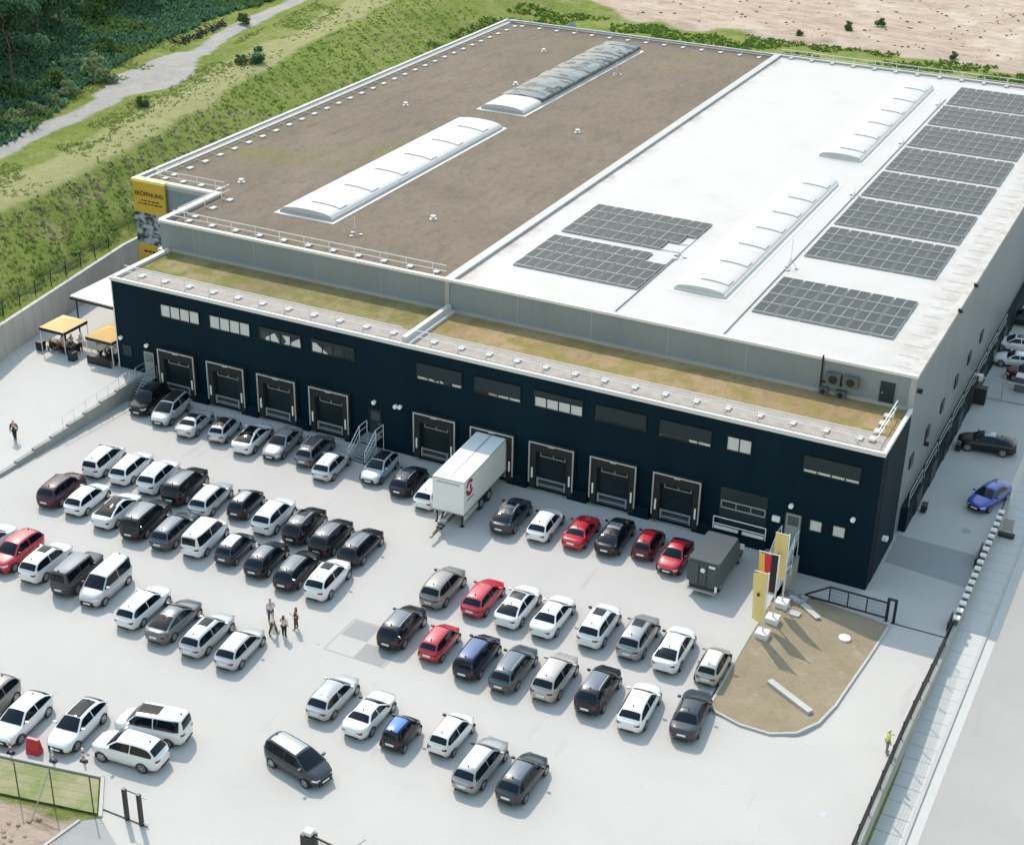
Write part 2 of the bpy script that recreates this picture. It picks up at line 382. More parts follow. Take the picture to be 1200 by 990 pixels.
for y in arange(-60, 110, 1.45):
    z = street_z(y)+.124; add_quad(bm, [(6.8, y, z), (8.42, y, z), (8.42, y+.05, z), (6.8, y+.05, z)])
tag(obj('pavement_joints', bm, M_concd), kind='structure')
flat('gutter_strip', [(8.66, -90), (9.3, -90), (9.3, -62), (8.66, -62)], street_z(-70)+.004, M_walk)
sheet('gutter', None, [8.66, 9.25], arange(-60, 120, 3), lambda x, y: street_z(y)+.004, M_walk)

# grass island with kerb
ISL = [(-4.95, -2.6), (-4.9, -12), (-4.7, -19.0), (-4.2, -19.7), (-2.5, -20.2), (-.6, -20.2), (.8, -19.4), (1.7, -17.8), (2.1, -15.5), (2.4, -9), (2.6, -3.7), (-1, -3.2)]
def inpoly(x, y, P):
    c = False
    for (a, b), (d, e) in zip(P, P[1:]+P[:1]):
        if (b > y) != (e > y) and x < (d-a)*(y-b)/(e-b)+a: c = not c
    return c
def isl_top(x, y): return island_z(x, y)+.12
bm = bm_new()
xs, ys = arange(-5, 2.7, .25), arange(-20.5, -2.5, .25); V = {}
cx_, cy_ = -1.2, -11
def fine_ring(k):
    out = []
    for (a, b), (d, e) in zip(ISL, ISL[1:]+ISL[:1]):
        for t in range(6): out.append((lerp(lerp(a, d, t/6), cx_, k), lerp(lerp(b, e, t/6), cy_, k)))
    return out
rings = [[bm.verts.new((x, y, isl_top(x, y)+.10*math.sin(k*3)*noise.noise(Vector((x*.6, y*.6, 0))))) for x, y in fine_ring(k)] for k in (0, .04, .12, .25, .4, .55, .7, .85, .96)]
for A, B in zip(rings, rings[1:]):
    for i in range(len(A)): bm.faces.new([A[i], A[(i+1) % len(A)], B[(i+1) % len(A)], B[i]])
bm.faces.new(rings[-1])
M_isl = mat('dry_island_turf', (.30, .25, .17), .95, spec=.1); N, L, b_ = nodes_of(M_isl)
c = mixrgb(N, L, (.37, .295, .215), (.27, .225, .14), tex_noise(N, L, .35, 9, .75)); c = mixrgb(N, L, c, (.15, .15, .06), tex_noise(N, L, 2.2, 6, .8, lo=.55, hi=.8))
c = mixrgb(N, L, c, (.42, .35, .27), tex_noise(N, L, .5, 5, .6, lo=.6, hi=.75)); L.new(c, b_.inputs['Base Color'])
bp = N.new('ShaderNodeBump'); bp.inputs['Strength'].default_value = .6; bp.inputs['Distance'].default_value = .08; L.new(tex_noise(N, L, 7, 5, .8), bp.inputs['Height']); L.new(bp.outputs[0], b_.inputs['Normal'])
tag(obj('grass_island', bm, M_isl, smooth=True), kind='structure')
def ribbon(name, pts, w, h, zf, m, closed=True):
    bm = bm_new(); n = len(pts); L_, R_ = [], []
    for i, (x, y) in enumerate(pts):
        a, b = pts[i-1] if closed or i else pts[i], pts[(i+1) % n] if closed or i < n-1 else pts[i]
        d = Vector((b[0]-a[0], b[1]-a[1], 0)).normalized(); q = Vector((-d.y, d.x, 0))*w/2
        for S_, s in ((L_, 1), (R_, -1)):
            X, Y = x+q.x*s, y+q.y*s; z = zf(X, Y); S_.append((bm.verts.new((X, Y, z-.3)), bm.verts.new((X, Y, z+h))))
    for i in range(n if closed else n-1):
        j = (i+1) % n
        bm.faces.new([L_[i][0], L_[j][0], L_[j][1], L_[i][1]]); bm.faces.new([R_[i][1], R_[j][1], R_[j][0], R_[i][0]]); bm.faces.new([L_[i][1], L_[j][1], R_[j][1], R_[i][1]])
    return obj(name, bm, m)
tag(ribbon('island_kerb', fine_ring(0), .14, .15, island_z, M_conc), kind='structure')

# bottom-left: fenced grass strip, sandy ground and a side path
M_strip = mat('strip_turf', (.15, .20, .05), .95, color2=(.36, .31, .20), noise_scale=.55)
flat('grass_strip', [(-75.5, -52.9), (-31.2, -44.0), (-32.95, -41.75), (-75.5, -49.8)], .03, M_strip)
def kerbline(name, a, b, w=.2):
    a, b = Vector((*a, 0)), Vector((*b, 0)); d = (b-a).normalized(); q = Vector((-d.y, d.x, 0))*w/2
    flat(name, [tuple((p)[:2]) for p in (a-q, b-q, b+q, a+q)], .12, M_conc, thick=.2)
kerbline('kerb_strip', (-75.5, -49.6), (-32.85, -41.5)); kerbline('kerb_return', (-32.85, -41.55), (-30.85, -44.15))
flat('side_path', [(-33.6, -60), (-31.6, -44.9), (-30.8, -44.25), (-28.6, -45.5), (-18, -52), (-18, -60)], .035, M_patch)
kerbline('path_kerb', (-33.7, -60), (-31.65, -44.9), .16)
sheet('verge_paving', None, [6.28, 6.685], arange(12, 119, 3), lambda x, y: -1.298 if x < 6.5 else street_z(y)+.118, M_walk)
# ------------------------------------------------------------------ the hall
bld = empty('logistics_hall', (0, 0, 0), 0, 'large flat-roofed logistics hall with dark blue dock front and silver upper walls', 'building')
bm = bm_new(); add_box(bm, -65.3, 0, 0, 7.7, -1.6, 9.3); obj('dock_wall', bm, M_dark, bld)
bm = bm_new(); add_box(bm, -65.42, -65.3, 0, 7.7, 0, 9.3); obj('white_corner_trim', bm, M_white, bld)
bm = bm_new(); add_box(bm, 0, .02, 1.2, 7.7, -1.6, 9.0, 0); add_box(bm, 0.0, .55, 9.2, 94, -1.6, .75); obj('side_plinth', bm, M_dark, bld)
bm = bm_new()   # upper walls: main block and wing in one shell
poly = [(-66, 7.7), (-.0, 7.7), (0, 94), (-75.4, 94), (-75.4, 16), (-66, 16)]
n = len(poly)
for i, (a, b) in enumerate(zip(poly, poly[1:]+poly[:1])):
    z0 = 9.2 if i == 0 else -1.6
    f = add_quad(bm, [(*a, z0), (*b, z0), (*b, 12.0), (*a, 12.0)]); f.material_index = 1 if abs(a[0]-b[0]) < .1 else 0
obj('upper_wall', bm, [M_wallf, M_walls], bld, recalc=False)
for a_, b_2, y_ in [(x, x+.06, 7.68) for x in (-62.5, -56.25, -50, -43.75, -31.3, -25, -18.7, -12.5, -6.9)]+[(-.39, .02, 7.66), (-37.75, -37.35, 7.62)]:
    bm = bm_new(); add_box(bm, a_, b_2, y_, 7.7, 9.5, 11.95); obj('wall_seam', bm, M_cap, bld)
bm = bm_new(); add_box(bm, -65.2, -.1, 7.55, 7.7, 9.3, 9.62); obj('wall_base_flashing', bm, M_cap, bld)
# low roof
Q = [(-65.3, 0), (0, 0), (0, 7.7), (-65.3, 7.7)]
bm = bm_new(); add_quad(bm, [(-65, 2.9, 9.36), (-37.6, 2.9, 9.36), (-37.6, 7.6, 9.36), (-65, 7.6, 9.36)]); obj('sedum_roof', bm, M_lowgreen, bld)
bm = bm_new(); add_quad(bm, [(-37.1, 2.9, 9.36), (-.3, 2.9, 9.36), (-.3, 7.6, 9.36), (-37.1, 7.6, 9.36)]); obj('sedum_roof', bm, M_lowdry, bld)
bm = bm_new(); add_quad(bm, [(-65, .2, 9.36), (-.3, .2, 9.36), (-.3, 2.9, 9.36), (-65, 2.9, 9.36)]); obj('roof_edge_slabs', bm, M_slab, bld)
bm = bm_new()
add_box(bm, -65.45, .06, -.08, .14, 9.3, 9.6); add_box(bm, -.2, .055, .14, 7.6, 9.3, 9.6)
obj('low_parapet', bm, M_white, bld)
bm = bm_new(); add_box(bm, -65.45, -64.95, .26, 16, 9.3, 9.62); add_box(bm, -66.4, -65.45, 7.6, 16, 9.1, 9.4); obj('end_parapet', bm, M_capl, bld)
bm = bm_new(); add_box(bm, -37.5, -37.1, .3, 7.6, 9.3, 10.0); add_box(bm, -37.1, -36.75, .3, 7.6, 9.3, 9.6); obj('roof_divider', bm, M_capl, bld)
# upper roofs
bm = bm_new()
for P in ([(-66, 8), (-37.9, 8), (-37.9, 16), (-66, 16)], [(-75.1, 16), (-37.9, 16), (-37.9, 93.7), (-75.1, 93.7)]): add_quad(bm, [(x, y, 11.72) for x, y in P])
obj('gravel_roof', bm, M_gravel, bld)
bm = bm_new(); add_quad(bm, [(x, y, 11.86) for x, y in ((-37.1, 7.9), (-.3, 7.9), (-.3, 93.7), (-37.1, 93.7))]); obj('white_roof', bm, M_wroof, bld)
bm = bm_new()
add_box(bm, -75.5, -75.1, 16.4, 94.1, 11.5, 12.1); add_box(bm, -75.1, -74.6, 16.4, 93.6, 11.5, 11.85)      # left edge
add_box(bm, -75.5, -66.3, 15.9, 16.4, 11.5, 12.1); add_box(bm, -66.3, -65.7, 7.95, 16.4, 11.5, 12.1)      # notch
add_box(bm, -74.9, .1, 93.6, 94.1, 11.5, 12.1)                                                          # back
add_box(bm, -37.9, -37.1, 7.95, 93.6, 11.5, 12.12)                                                        # divider
obj('parapet', bm, M_cap, bld)
bm = bm_new(); add_box(bm, -66.1, .08, 7.6, 7.95, 11.9, 12.12); add_box(bm, -75.5, -66.3, 15.82, 15.9, 11.9, 12.12); obj('front_edge_cap', bm, M_white, bld)
bm = bm_new(); add_box(bm, -.42, .08, 7.95, 93.6, 11.8, 12.12); obj('side_parapet', bm, M_wroof, bld)
for k in range(41):
    bm = bm_new(); add_box(bm, -2.2, -.7, 9.2+k*2.05, 9.27+k*2.05, 11.862, 11.88); obj('membrane_welt', bm, mat('membrane_seam', (.46, .44, .41), .6), bld)

# dock doors
def dock_door(x0):
    w, zb, zt = 3.6, .62, 4.15
    d = obj('dock_door', (lambda b: (add_box(b, x0+.5, x0+w-.5, -.06, 0, zb+.25, zt-.35), b)[1])(bm_new()), mat('dock_door_panel', (.006, .016, .022), .35), bld)
    b = bm_new(); add_box(b, x0+.02, x0+.5, -.42, 0, zb-.35, zt); add_box(b, x0+w-.5, x0+w-.02, -.42, 0, zb-.35, zt); add_box(b, x0+.5, x0+w-.5, -.42, 0, zt-.75, zt)
    obj('dock_shelter', b, M_rubber, d)
    b = bm_new()
    for xx in (x0, x0+w): add_box(b, xx-.05, xx+.05, -.5, -.42, zb+.1, zt+.05)
    add_box(b, x0+.05, x0+w-.05, -.5, -.42, zt-.05, zt+.05); add_box(b, x0+1.55, x0+2.05, -.52, -.42, zt-.12, zt-.05); obj('frame', b, mat('door_frame_metal', (.5, .5, .5), .4, metal=.3), d)
    b = bm_new()
    for z in (2.95, 3.35): add_box(b, x0+.75, x0+w-.75, -.1, -.062, z-.03, z+.03)
    for xx in (x0+.75, x0+1.8, x0+w-.81): add_box(b, xx, xx+.06, -.1, -.062, 2.98, 3.32)
    obj('window_strip', b, mat('strip_frame', (.36, .37, .36), .4), d)
    for xx in (x0+.2, x0+w-.32):
        b = bm_new(); add_box(b, xx, xx+.12, -.5, -.425, 1.15, 2.0); obj('guide_light', b, M_lampw, d)
    b = bm_new()
    for z in (.62, 1.12): add_box(b, x0+.74, x0+w-.74, -.34, -.2, z-.05, z+.05)
    add_box(b, x0+.60, x0+.74, -.36, -.2, .45, 1.2); add_box(b, x0+w-.74, x0+w-.60, -.36, -.2, .45, 1.2)
    obj('leveller_rail', b, mat('leveller_rail_steel', (.26, .27, .28), .4), d); b = bm_new()
    add_box(b, x0+.6, x0+w-.6, -.2, 0, .3, .87); obj('dock_leveller', b, mat('leveller_steel', (.05, .06, .075), .5), d)
    b = bm_new(); add_box(b, x0+w-.45, x0+w+1.15, -.36, 0, 0, .95); obj('dock_pier', b, M_dark, d)
DX = [-60.7+5*k for k in range(4)]+[-36.1+5*k for k in range(4)]+[-16.1]
for x in DX: dock_door(x)
# wide roller door at the right
bm = bm_new(); add_box(bm, -11.1, -7.6, -.05, 0, 1.1, 4.1); rd = obj('roller_door', bm, mat('roller_door_panel', (.016, .032, .04), .45), bld)
bm = bm_new()
for z in (2.5, 3.05): add_box(bm, -11.0, -7.7, -.1, -.052, z-.04, z+.04)
for x in (-11.0, -9.9, -8.8, -7.74): add_box(bm, x, x+.06, -.1, -.052, 2.54, 3.01)
obj('window_strip', bm, mat('strip_frame', (.3, .31, .3), .4), rd)
bm = bm_new()
for z in (1.9, 1.35): add_tube(bm, [(-11.3, -.55, z), (-7.4, -.55, z)], .04)
for x in (-11.3, -7.4): add_tube(bm, [(x, -.55, .9), (x, -.55, 1.9)], .04)
add_box(bm, -11.2, -9.4, -.62, -.5, .98, 1.2); add_box(bm, -9.1, -7.5, -.62, -.5, .98, 1.2); obj('guard_rail', bm, M_rail, rd)
bm = bm_new(); add_box(bm, -11.3, -7.4, -.5, 0, 0, 1.0); obj('ramp_front', bm, M_dark, rd)

# high windows, each frame with its panes or shutter
def window(x0, x1, z0, z1, kind, n=4):
    b = bm_new(); t = .07
    add_box(b, x0, x1, -.09, 0, z0, z0+t); add_box(b, x0, x1, -.09, 0, z1-t, z1)
    for k in range(n+1):
        x = lerp(x0, x1-t, k/n); add_box(b, x, x+t, -.08, 0, z0+t, z1-t)
    w = obj('window', b, M_black, bld)
    b = bm_new(); z = {'blind': z0+t, 'open': z0+t, 'closed': z0+.15, 'half': z0+.3}[kind]
    if kind in ('blind', 'open'):
        for k in range(n):
            xa, xb = lerp(x0, x1-t, k/n)+t, lerp(x0, x1-t, (k+1)/n)
            add_quad(b, [(xa, -.03, z0+t), (xb, -.03, z0+t), (xb, -.03, z1-t), (xa, -.03, z1-t)], 0)
        if kind == 'blind': obj('blind', b, M_blind, w)
        else: obj('pane', b, M_paintedrefl, w)
        if kind == 'open':
            b = bm_new(); add_box(b, x0+.03, x1-.03, -.13, -.09, z1-.28, z1); obj('shutter', b, M_shutter, w)
    else:
        add_quad(b, [(x0+t, -.03, z0+t), (x1-t, -.03, z0+t), (x1-t, -.03, z1-t), (x0+t, -.03, z1-t)]); obj('pane', b, M_paintedrefl, w)
        b = bm_new(); add_box(b, x0+.03, x1-.03, -.13, -.09, z, z1); obj('shutter', b, M_shutter, w)
M_paintedrefl = mat('painted_window_reflection', (.5, .52, .52), .15); N, L, b_ = nodes_of(M_paintedrefl)  # broken reflections painted on the panes as pale and dark cells
tc = N.new('ShaderNodeTexCoord'); vo = N.new('ShaderNodeTexVoronoi'); vo.inputs['Scale'].default_value = .9; L.new(tc.outputs['Object'], vo.inputs['Vector'])
rr = N.new('ShaderNodeMapRange'); rr.inputs['From Min'].default_value = .48; rr.inputs['From Max'].default_value = .52
sp2 = N.new('ShaderNodeSeparateColor'); L.new(vo.outputs['Color'], sp2.inputs[0]); L.new(sp2.outputs[0], rr.inputs['Value'])
c = mixrgb(N, L, (.03, .035, .04), (.62, .64, .64), rr.outputs[0]); L.new(c, b_.inputs['Base Color'])
window(-60.35, -56.4, 7.05, 8.22, 'blind'); window(-55.4, -51.4, 7.05, 8.25, 'blind')
window(-50.5, -46.5, 7.1, 8.25, 'open'); window(-45.55, -41.55, 7.1, 8.25, 'open')
window(-36.0, -32.05, 6.9, 8.3, 'half'); window(-31.0, -27.1, 6.9, 8.3, 'half')
window(-26.0, -22.05, 6.95, 7.85, 'blind'); window(-21.05, -17.05, 7.0, 8.3, 'closed'); window(-16.05, -12.1, 6.95, 8.3, 'half')
bm = bm_new(); add_box(bm, -26.0, -22.05, -.13, -.0, 7.9, 8.3); obj('shutter_box', bm, M_shutter, bld)
window(-11.0, -9.15, 7.1, 8.25, 'blind', 2)
window(-5.4, -1.4, 6.8, 8.15, 'half')
window(-4.5, -3.55, 2.35, 3.3, 'blind', 1); window(-2.85, -1.9, 2.35, 3.3, 'blind', 1)
bm = bm_new(); add_box(bm, -64.75, -63.8, -.1, 0, 2.6, 3.6); obj('info_board', bm, M_shutter, bld)
# staff doors
for x0, x1, z0, c_ in ((-62.55, -61.5, 1.3, mat('grey_door', (.25, .29, .3), .4)), (-40.3, -39.3, 1.2, M_shutter), (-6.2, -5.1, 1.2, mat('grey_door', (.25, .29, .3), .4))):
    bm = bm_new(); add_box(bm, x0, x1, -.06, 0, z0, z0+2.15); d = obj('staff_door', bm, c_, bld)
    bm = bm_new(); add_box(bm, x0-.08, x0, -.09, 0, z0, z0+2.23); add_box(bm, x1, x1+.08, -.09, 0, z0, z0+2.23); add_box(bm, x0, x1, -.09, 0, z0+2.15, z0+2.23); obj('frame', bm, M_black, d)
    bm = bm_new(); add_box(bm, x0+.15, x1-.15, -.075, -.062, z0+1.2, z0+1.95); obj('pane', bm, M_blind if x0 > -60 and x0 < -41 else M_winglass, d)
    bm = bm_new(); add_box(bm, x1-.16, x1-.06, -.13, -.062, z0+.95, z0+1.02); obj('handle', bm, M_steel, d)
for x, z in ((-64.8, 4.2), (-62.1, 4.05), (-39.85, 4.0), (-37.9, 4.1), (-37.5, 4.15), (-5.9, 3.98), (-1.5, 4.1)):
    bm = bm_new(); add_disc(bm, (x, -.28, z), .17, .28, 12, 'Y'); obj('wall_lamp', bm, M_lampw, bld)
bm = bm_new(); add_box(bm, -7.15, -6.6, -.2, 0, 2.45, 2.85); obj('wall_lamp', bm, M_lampw, bld)
bm = bm_new(); add_box(bm, 0, .4, 3.3, 3.7, 1.0, 1.25); obj('wall_lamp', bm, M_lampw, bld)
# upper terrace door and side wall bits
bm = bm_new(); add_box(bm, -2.45, -1.4, 7.62, 7.7, 9.4, 11.2); d = obj('terrace_door', bm, M_shutter, bld)
bm = bm_new(); add_box(bm, -2.3, -2.2, 7.56, 7.62, 10.3, 10.4); obj('handle', bm, M_steel, d)
bm = bm_new()
add_box(bm, -6.8, -6.68, 7.5, 7.62, 9.5, 12.3); add_box(bm, -6.68, -4.0, 7.5, 7.6, 10.18, 10.28); obj('cable_duct', bm, M_black, bld)
for k in range(6): bm = bm_new(); add_box(bm, .02, .1, 9.8+k*5.2, 10.9+k*5.2, 3.6, 4.6); obj('side_window', bm, M_black, bld)
for k in range(9): bm = bm_new(); add_box(bm, .55, .6, 12+k*5, 14.2+k*5, -1.3, .4); obj('side_door', bm, M_black, bld)
bm = bm_new()
for k in range(8):
    y = 9.4+k*4.9; add_tube(bm, [(.5, y, .8), (.5, y, 2.0), (.5, y+4.1, 2.0), (.5, y+4.1, .8)], .035); add_tube(bm, [(.5, y, 1.4), (.5, y+4.1, 1.4)], .03)
obj('side_guard_rail', bm, M_steel, bld)
bm = bm_new()
for y, z in ((8.6, 10.4), (21, 12.0), (27, 12.0), (15, 3.2)): add_box(bm, .0, .35, y, y+.25, z, z+.3)
obj('security_camera', bm, M_black, bld)

# canopy on the left end
cn = empty('entrance_canopy', (-65.3, 3.6, 4.6), 0, 'flat white canopy projecting from the left end wall above the café terrace', 'canopy')
bm = bm_new(); add_prism(bm, [(-8.3, .2), (0, 0), (0, 12.2), (-8.3, 12.2)], 0, .28); obj('canopy_roof', bm, M_white, cn)
bm = bm_new(); add_prism(bm, [(-8.33, .12), (0, -.08), (0, -.003), (-8.33, .197)], -.05, .15); obj('edge_trim', bm, M_black, cn)
for x in (-8.0, -.4):
    bm = bm_new(); add_tube(bm, [(x, .6, -3.3), (x, .6, 0)], .07, 8); obj('column', bm, M_black, cn)

# banner hung on the wing wall
bn = empty('advertising_banner', (-75.35, 15.7, 3.6), 0, 'tall yellow advertising banner with dark lettering and grey picture on the left hall corner', 'banner')
W_ = 3.7
M_yel = mat('yellow_banner_cloth', (.53, .34, .035), .6, noise_amt=.08, noise_scale=1)
bm = bm_new(); add_box(bm, 0, W_, -.15, .1, 0, 8.3); obj('banner_cloth', bm, M_yel, bn)
bm = bm_new(); add_box(bm, -.05, W_+.05, -.2, .6, 8.3, 8.55); obj('top_cover', bm, mat('pale_yellow_cover', (.75, .62, .27), .6), bn)
M_pic = mat('printed_grey_picture', (.2, .22, .25), .5); N, L, b_ = nodes_of(M_pic)
c = mixrgb(N, L, (.02, .025, .03), (.33, .36, .4), tex_noise(N, L, 1.6, 5, .6, lo=.42, hi=.56, stretch=(1, 1, 1.6))); L.new(c, b_.inputs['Base Color'])
bm = bm_new(); add_box(bm, .003, W_-.003, -.16, -.152, 2.2, 5.3); obj('printed_picture', bm, M_pic, bn)
M_ink = mat('dark_ink', (.04, .03, .015), .6)
def txt(body, size, par, loc, rot=(math.pi/2, 0, 0), m=None):
    me = text_mesh(body, size); me.materials.append(m or M_ink); o = bpy.data.objects.new('lettering', me); col.objects.link(o); o.parent = par; o.location = loc; o.rotation_euler = rot; return o
txt('ERÖFFNUNG', .57, bn, (W_/2, -.165, 7.15)); 
bm = bm_new(); rnd = random.Random(3)
for z, a, b2 in ((6.45, .9, 2.8), (6.15, .5, 3.2), (1.35, .7, 3.0), (.75, 1.0, 2.7)):
    x = a
    while x < b2:
        w = rnd.uniform(.18, .5); add_box(bm, x, x+w, -.162, -.155, z, z+(.14 if z > 2 else .22)); x += w+.1
obj('small_lettering', bm, M_ink, bn)

# roof edge guard rails
def guardrail(label, p0, p1, n, inward, z=9.36, h=1.05, foot=.9):
    a, b = Vector((*p0, z)), Vector((*p1, z)); r = empty('guard_rail', a, 0, label, 'guard rail', 'free standing roof guard rails')
    d = b-a; iv = Vector((*inward, 0))
    for hh in (h, h*.52):
        bm = bm_new(); add_tube(bm, [Vector((0, 0, hh)), d+Vector((0, 0, hh))], .042, 5); obj('rail', bm, M_rail, r)
    bmP = bm_new(); add_tube(bmP, [(0, 0, 0), (0, 0, h)], .035, 5); add_tube(bmP, [(0, 0, .05), iv*1.5+Vector((0, 0, .05))], .03, 5); meP = finish(bmP, 'post'); meP.materials.append(M_rail)
    bmF = bm_new(); c = iv*1.5; add_box(bmF, c.x-.22, c.x+.22, c.y-.32, c.y+.32, .0, .14); meF = finish(bmF, 'counterweight'); meF.materials.append(M_capl)
    for k in range(n):
        q = d*(k+.5)/n; o = obj('post', meP, None, r, q); f = obj('counterweight', meF, None, o)
    return r
guardrail('white guard rail along the low roof edge left of the roof divider', (-64.6, 1.0), (-37.8, 1.0), 11, (0, .45))
guardrail('white guard rail along the low roof edge right of the roof divider', (-36.6, 1.0), (-1.0, 1.0), 15, (0, .45))
guardrail('long guard rail along the front edge of the brown upper roof', (-65.3, 8.7), (-38.2, 8.7), 11, (0, .45), 11.74)
guardrail('guard rail beside the notch of the brown roof, running away from the front', (-65.2, 9.3), (-65.2, 16.9), 3, (.6, 0), 11.74)
guardrail('short guard rail on the brown roof directly behind the yellow banner', (-74.2, 17.1), (-65.9, 17.1), 4, (0, .45), 11.74)
guardrail('long guard rail with white feet on the left edge of the brown roof', (-74.2, 17.8), (-74.2, 92.8), 31, (.75, 0), 11.74, .55)
guardrail('guard rail with white feet on the back edge of the brown roof', (-73.5, 93.0), (-38.2, 93.0), 14, (0, -.6), 11.74, .55)
guardrail('guard rail standing on the back edge of the white roof', (-37, 93.4), (-.4, 93.4), 14, (0, -.1), 11.9, 1.0)
guardrail('short steel guard rail on the low roof beside the terrace door', (-.9, 1.2), (-.9, 6.6), 4, (-.3, 0), 9.4)

# skylights
def skylight(label, x0, x1, y0, y1, zb, n_vent, kind):
    r = empty('barrel_skylight', ((x0+x1)/2, y0, zb), 0, label, 'skylight', 'barrel skylights on the hall roof'); w = x1-x0; L_ = y1-y0
    bm = bm_new(); add_box(bm, -w/2-.1, w/2+.1, -.1, L_+.1, 0, .3); obj('kerb', bm, M_cap if kind != 'white' else M_capl, r)
    bm = bm_new(); add_box(bm, -w/2-.45, w/2+.45, -.45, L_+.45, -.02, .04); obj('roof_flashing', bm, M_rail, r)
    H = .44 if kind != 'white' else .34
    def arc(t, off=0): a = math.pi*t; return (-math.cos(a)*(w/2+off), (math.sin(a)**.9)*(H+off)+.3)
    nseg = 14; bm = bm_new()
    ys_ = [L_*k/24 for k in range(25)]
    rows = [[bm.verts.new((arc(i/nseg)[0], y, arc(i/nseg)[1])) for i in range(nseg+1)] for y in ys_]
    for A, B in zip(rows, rows[1:]):
        for i in range(nseg): f = bm.faces.new([A[i], A[i+1], B[i+1], B[i]]); f.smooth = True
    obj('dome', bm, M_domew if kind == 'white' else M_dome, r)
    bm = bm_new()
    for y, s in ((0, -1), (L_, 1)):
        v = [bm.verts.new((arc(i/nseg)[0], y+.02*s, arc(i/nseg)[1])) for i in range(nseg+1)]; bm.faces.new(v)
    obj('end_cap', bm, mat('grey_end_cap', (.5, .51, .52), .5), r)
    if kind != 'tarp':
        bm = bm_new()
        for k in range(1, int(L_/2.4)):
            pts = [(arc(i/nseg, .0)[0], k*2.4, arc(i/nseg, .0)[1]) for i in range(nseg+1)]; add_tube(bm, pts, .012, 4)
        obj('glazing_bar', bm, M_domew if kind == 'white' else M_dome, r)
        for k in range(n_vent):
            y = L_*(k+.35)/n_vent; bm = bm_new(); rows = []
            for yy in (y, y+1.25):
                rows.append([bm.verts.new((arc(t, .1)[0], yy, arc(t, .1)[1])) for t in (.42, .5, .58, .66, .74, .82)])
            for i in range(5): bm.faces.new([rows[0][i], rows[0][i+1], rows[1][i+1], rows[1][i]])
            g = bmesh.ops.extrude_face_region(bm, geom=bm.faces[:]); 
            for v in [q for q in g['geom'] if isinstance(q, bmesh.types.BMVert)]: v.co.z -= .1; v.co.x *= .97
            obj('vent_flap', bm, M_domew if kind == 'white' else M_dome, r)
    else:
        bm = bm_new(); rows = []; Y0 = L_*.14; N_ = 90
        for k in range(N_):
            y = lerp(Y0, L_+.2, k/(N_-1)); rows.append([bm.verts.new((arc(i/nseg, .1)[0]*1.02, y, arc(i/nseg, .06)[1]+.1*abs(math.sin(k*math.pi/14))+.10*noise.noise(Vector((i*.5, k*.35, 0))))) for i in range(nseg+1)])
        for k, (A, B) in enumerate(zip(rows, rows[1:])):
            for i in range(nseg):
                f = bm.faces.new([A[i], A[i+1], B[i+1], B[i]]); f.smooth = True
                s = noise.noise(Vector((i*.35, k*.45, 7))); f.material_index = 1 if (i > 11 or (k % 14 in (0, 13) and s > -.35) or s > .2) else 0
        obj('plastic_sheet', bm, [M_tarp, M_tarpb], r)
skylight('long white skylight at the front of the brown gravel roof', -58.6, -53.3, 15.4, 48.5, 11.72, 6, 'opal')
skylight('skylight covered with torn grey and black plastic on the far brown roof', -58.6, -53.6, 54.3, 87.5, 11.72, 0, 'tarp')
skylight('nearer white skylight on the white roof between the solar fields', -21.0, -16.9, 15.1, 47.4, 11.86, 7, 'white')
skylight('further white skylight on the white roof beside the far solar fields', -21.0, -16.9, 55.5, 87.8, 11.86, 6, 'white')

# solar fields
pw_, pd_ = .9, 2.0
bmp = bm_new(); add_box(bmp, 0, pw_-.03, 0, pd_, -.02, .02, 0); 
for k, (a, b2, c2, d2) in enumerate(((0, pw_-.03, 0, .07), (0, pw_-.03, pd_-.07, pd_), (0, .022, .07, pd_-.07), (pw_-.052, pw_-.03, .07, pd_-.07))): add_box(bmp, a, b2, c2, d2, .021, .026, 1)
panel_me = finish(bmp, 'solar_panel'); panel_me.materials.append(M_solar); panel_me.materials.append(M_alu)
def solar(label, x0, y0, ncol, nrow, skip=()):
    r = empty('solar_array', (x0, y0, 11.87), 0, label, 'solar array', 'solar arrays on the white roof'); W = 11.05*ncol/12
    for j in range(nrow):
        bm = bm_new(); y = j*2.03
        for xx in (0, W/2, W-.1): add_box(bm, xx, xx+.06, y, y+1.9, .02, .08)
        add_box(bm, 0, W, y+.04, y+.08, .03, .11); obj('mounting_rail', bm, M_alu, r)
        for i in range(ncol):
            if (i, j) in skip: continue
            x = W*i/ncol + (-.015 if i % 2 else .045)
            o = obj('solar_panel', panel_me, None, r, (x, y+.01, .15)); o.rotation_euler = (-R(1.3), 0, 0)
    return r
solar('separate solar field closest to the right front roof corner', -14.2, 13.7, 12, 4)
names = ['first', 'second', 'third', 'fourth', 'fifth', 'sixth', 'seventh']
for k in range(7):
    solar('%s solar field counted from the front in the long row at right' % names[k], -14.15, 27.35+9.1*k, 12, 4)
solar('left solar field nearer to the front of the white roof', -34.6, 13.5, 12, 4, {(11, 3), (10, 3)})
solar('left solar field further from the front, behind its twin', -34.5, 22.75, 12, 4, {(11, 0), (10, 0), (11, 1)})
